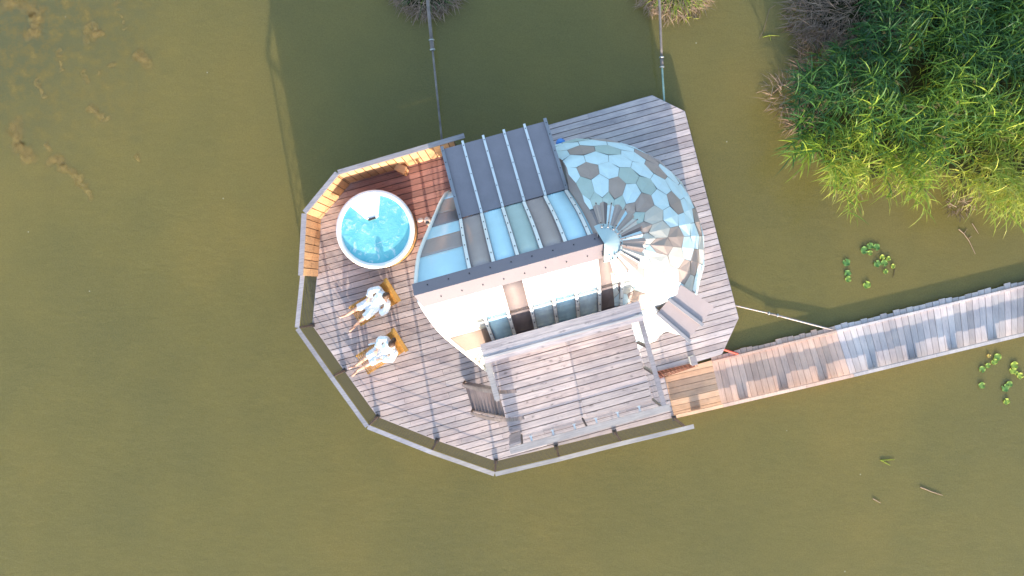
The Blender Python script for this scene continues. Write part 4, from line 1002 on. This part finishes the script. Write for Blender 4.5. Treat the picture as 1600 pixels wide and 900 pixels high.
pads = [
 (1350, 391, 6.0, 0.25, 'large green pad starting the top row ' + U), (1359, 384, 5.2, 0.35, 'topmost green pad ' + U), (1369, 386, 5.4, 0.25, 'rightmost green pad, top row ' + U),
 (1359, 395, 4.0, 0.6, 'small notched pad under the top row ' + U), (1322, 410, 6.0, 0.2, 'lone dark green pad, farthest left ' + U), (1324, 427, 5.2, 0.25, 'green pad touching a paler one, lower left ' + U),
 (1325, 436, 5.0, 0.55, 'paler of the touching pair, lower left ' + U), (1354, 445, 6.0, 0.6, 'lone speckled pad, lowest ' + U), (1378, 402, 4.3, 0.8, 'small yellow pad above the middle pair ' + U),
 (1388, 404, 3.6, 0.7, 'tiny pad right of the small yellow one ' + U), (1370, 412, 5.6, 0.3, 'left green pad of the middle pair ' + U), (1381, 411, 5.4, 0.4, 'right green pad of the middle pair ' + U),
 (1395, 416, 3.8, 0.8, 'small yellow pad, farthest right ' + U), (1383, 424, 4.0, 0.6, 'small pale pad below the middle pair ' + U),
 (1534, 577, 5.2, 0.5, 'lower left end of the diagonal row ' + V), (1543, 571, 4.2, 0.6, 'second pad of the diagonal row ' + V), (1553, 565, 5.0, 0.65, 'third pad of the diagonal row ' + V),
 (1558, 558, 6.0, 0.55, 'large pad at the top of the diagonal row ' + V), (1584.5, 570.5, 6.0, 0.75, 'topmost yellow green pad of the right hand chain ' + V), (1582, 579, 5.6, 0.78, 'second yellow green pad of the right hand chain ' + V),
 (1588, 583.5, 3.6, 0.75, 'smallest yellow green pad in the right hand chain ' + V), (1593.5, 587, 5.2, 0.8, 'lowest yellow pad of the right hand chain ' + V), (1570, 606, 6.0, 0.35, 'larger green pad of the touching pair ' + V),
 (1576.5, 600, 5.0, 0.5, 'smaller green pad of the touching pair ' + V), (1533.5, 602, 5.2, 0.5, 'lone ring shaped pad, lower left ' + V), (1572, 627, 5.0, 0.72, 'lone yellow green pad, lowest ' + V)]
for k, (px, py, r, t, lb) in enumerate(pads): pad(px, py, r, t, lb, k * 2.1)
o = pad(1544.5, 556, 3.0, 1.0, 'curled orange dead leaf above the lower lily patch', 1.0); o.name = 'dead_leaf'; o['category'] = 'leaf'; del o['group']
# drifting stems
def drift(name, chains, label, cat='drifting stem', mat='dry', tone=0.9, r=0.012):
    q = MB()
    for ch in chains: q.tube([P(x, y, ZW + 0.012) for x, y in ch], [r] * (len(ch) - 1) + [r * 0.5], mat, 6, (tone,) * 3)
    tag(center_origin(q.build(name)), label, cat)
drift('floating_twig', [[(1498, 358), (1506, 365), (1514, 376), (1524, 397)], [(1506, 365), (1511, 358)], [(1514, 372), (1518, 369)]], 'yellowish forked twig adrift off the reed edge', tone=0.95)
drift('floating_twig', [[(1519, 349), (1524, 357), (1529, 365)]], 'short orange twig drifting beside the longer forked one', tone=0.8)
drift('floating_reed_stem', [[(1376, 719), (1398, 718)], [(1376, 719), (1391, 727)]], 'green V shaped reed scrap, highest of three drifting in open water below walkway', mat='reed', tone=0.8)
drift('floating_reed_stem', [[(1364, 779), (1376, 786)]], 'short pale reed scrap, lower left of three in the open water', tone=1.0)
drift('floating_reed_stem', [[(1438, 761), (1455, 768), (1473, 774)]], 'long thin pale reed stem, rightmost of three in the open water', tone=0.95)
drift('floating_reed_stem', [[(1212, 8), (1202, 14), (1198, 30), (1192, 50), (1186, 60)]], 'dark curved reed stem drifting above the deck corner', tone=0.4, r=0.006)
drift('floating_reed_stem', [[(1192, 58), (1203, 55), (1218, 56)], [(1203, 55), (1204, 63)]], 'pale three pronged reed scrap between the deck and the reeds', mat='reed', tone=0.9)
drift('floating_twig', [[(1399, 417), (1397, 426), (1395, 434)]], 'thin dark twig hanging from the rightmost small yellow pad', tone=0.1, r=0.008)
drift('floating_reed_stem', [[(1066, 24), (1072, 33), (1073, 36)], [(1070, 28), (1082, 26)], [(1070, 28), (1066, 35)], [(1084, 29), (1092, 29)]], 'yellow green reed scrap adrift under the orange clump', mat='reed', tone=0.95)
drift('fallen_branch', [[(1208, 145), (1222, 133), (1243, 129)], [(1222, 133), (1216, 122)], [(1243, 129), (1262, 118)], [(1218, 168), (1240, 170), (1262, 180)], [(1240, 170), (1235, 180)]], 'bare pinkish branch sticking out of the reeds on the left', 'branch', tone=0.7, r=0.014)
# half sunken plant at the reed edge
r = thing('drowned_plant', 'pale star shaped withered plant half sunken below the reeds', 'plant', tuple(P(1506, 320, ZW)))
q = MB(); c = P(1506, 316, ZW + 0.05)
for k in range(9):
    a = k * 0.7 + 0.2; blade(q, c, (math.cos(a), math.sin(a), 0.25), 0.28, 0.03, 0.8, 'dry', (1.0,) * 3)
q.build('leaves', r)
q = MB(); dry_tangle(q, (c.x - 0.1, c.y - 0.1), 0.35, 0.3, 110, 0.08, tone=0.35, ln=(0.1, 0.3)); q.build('stems', r)
# weed showing through the murky water
def weed(chain, rad, label):
    q = MB(); pts = [P(x, y, ZW) for x, y in chain]; vs = []; tv = []; fs = []; n_ = 14
    for ci in range(len(pts) * 2 - 1):
        c = pts[ci // 2] if ci % 2 == 0 else pts[ci // 2].lerp(pts[ci // 2 + 1], 0.5)
        o = len(vs); rr_ = rad * random.uniform(0.6, 1.15) / 57.0; z = ZW + 0.004 + 0.002 * ci; vs.append((c.x, c.y, z)); tv.append((0.95,) * 3)
        for j, (s, t) in enumerate(((0.5, 0.7), (1.0, 0.0))):
            for k in range(n_):
                a = 2 * math.pi * k / n_; rk = rr_ * s * (1 + 0.35 * math.sin(a * 2 + ci * 1.7)); vs.append((c.x + rk * math.cos(a), c.y + rk * math.sin(a), z)); tv.append((t,) * 3)
        fs += [(o, o + 1 + k, o + 1 + (k + 1) % n_) for k in range(n_)] + [(o + 1 + k, o + 1 + n_ + k, o + 1 + n_ + (k + 1) % n_, o + 1 + (k + 1) % n_) for k in range(n_)]
    q.add(vs, fs, 'weed', tv); tag(center_origin(q.build('weed_patch')), label, 'water weed', 'ochre weed patches under the surface')
weed([(26, 192), (24, 212), (30, 228), (36, 240), (50, 248)], 17, 'largest ochre weed patch, near the left edge of the lake')
weed([(80, 252), (92, 248), (100, 262), (118, 274), (132, 290), (142, 308)], 13, 'long ochre weed trail slanting down to the right, nearest the open water')
weed([(140, 168), (152, 178), (168, 186)], 12, 'small ochre weed patch slanting, right of the straight ones')
weed([(57, 125), (62, 138), (70, 152)], 8, 'short thin weed strand above the largest ochre patch')
weed([(92, 80), (94, 96), (97, 110)], 7, 'upright narrow weed strand under the corner shallows')
weed([(72, 225), (76, 232)], 8, 'tiny round weed patch between the two big ochre ones')
weed([(10, 5), (40, 12), (62, 18), (55, 40), (48, 55)], 18, 'bright orange weed patch in the top left corner of the lake')
weed([(150, 55), (158, 50), (140, 40), (135, 62)], 12, 'dark mottled weed patch right of the corner shallows')
weed([(182, 5), (190, 25), (196, 45)], 7, 'faint long weed streak at the top, rightmost of the shallows')
weed([(215, 85), (226, 95)], 18, 'blurred pale weed cloud right of the shallows')
weed([(130, 112), (136, 125), (175, 102)], 9, 'dim weed patch in the middle of the shallows')
weed([(214, 242), (216, 250)], 7, 'single faint weed spot farthest from the corner')
for o in bpy.data.objects:
    if '_w' in o.keys(): del o['_w']
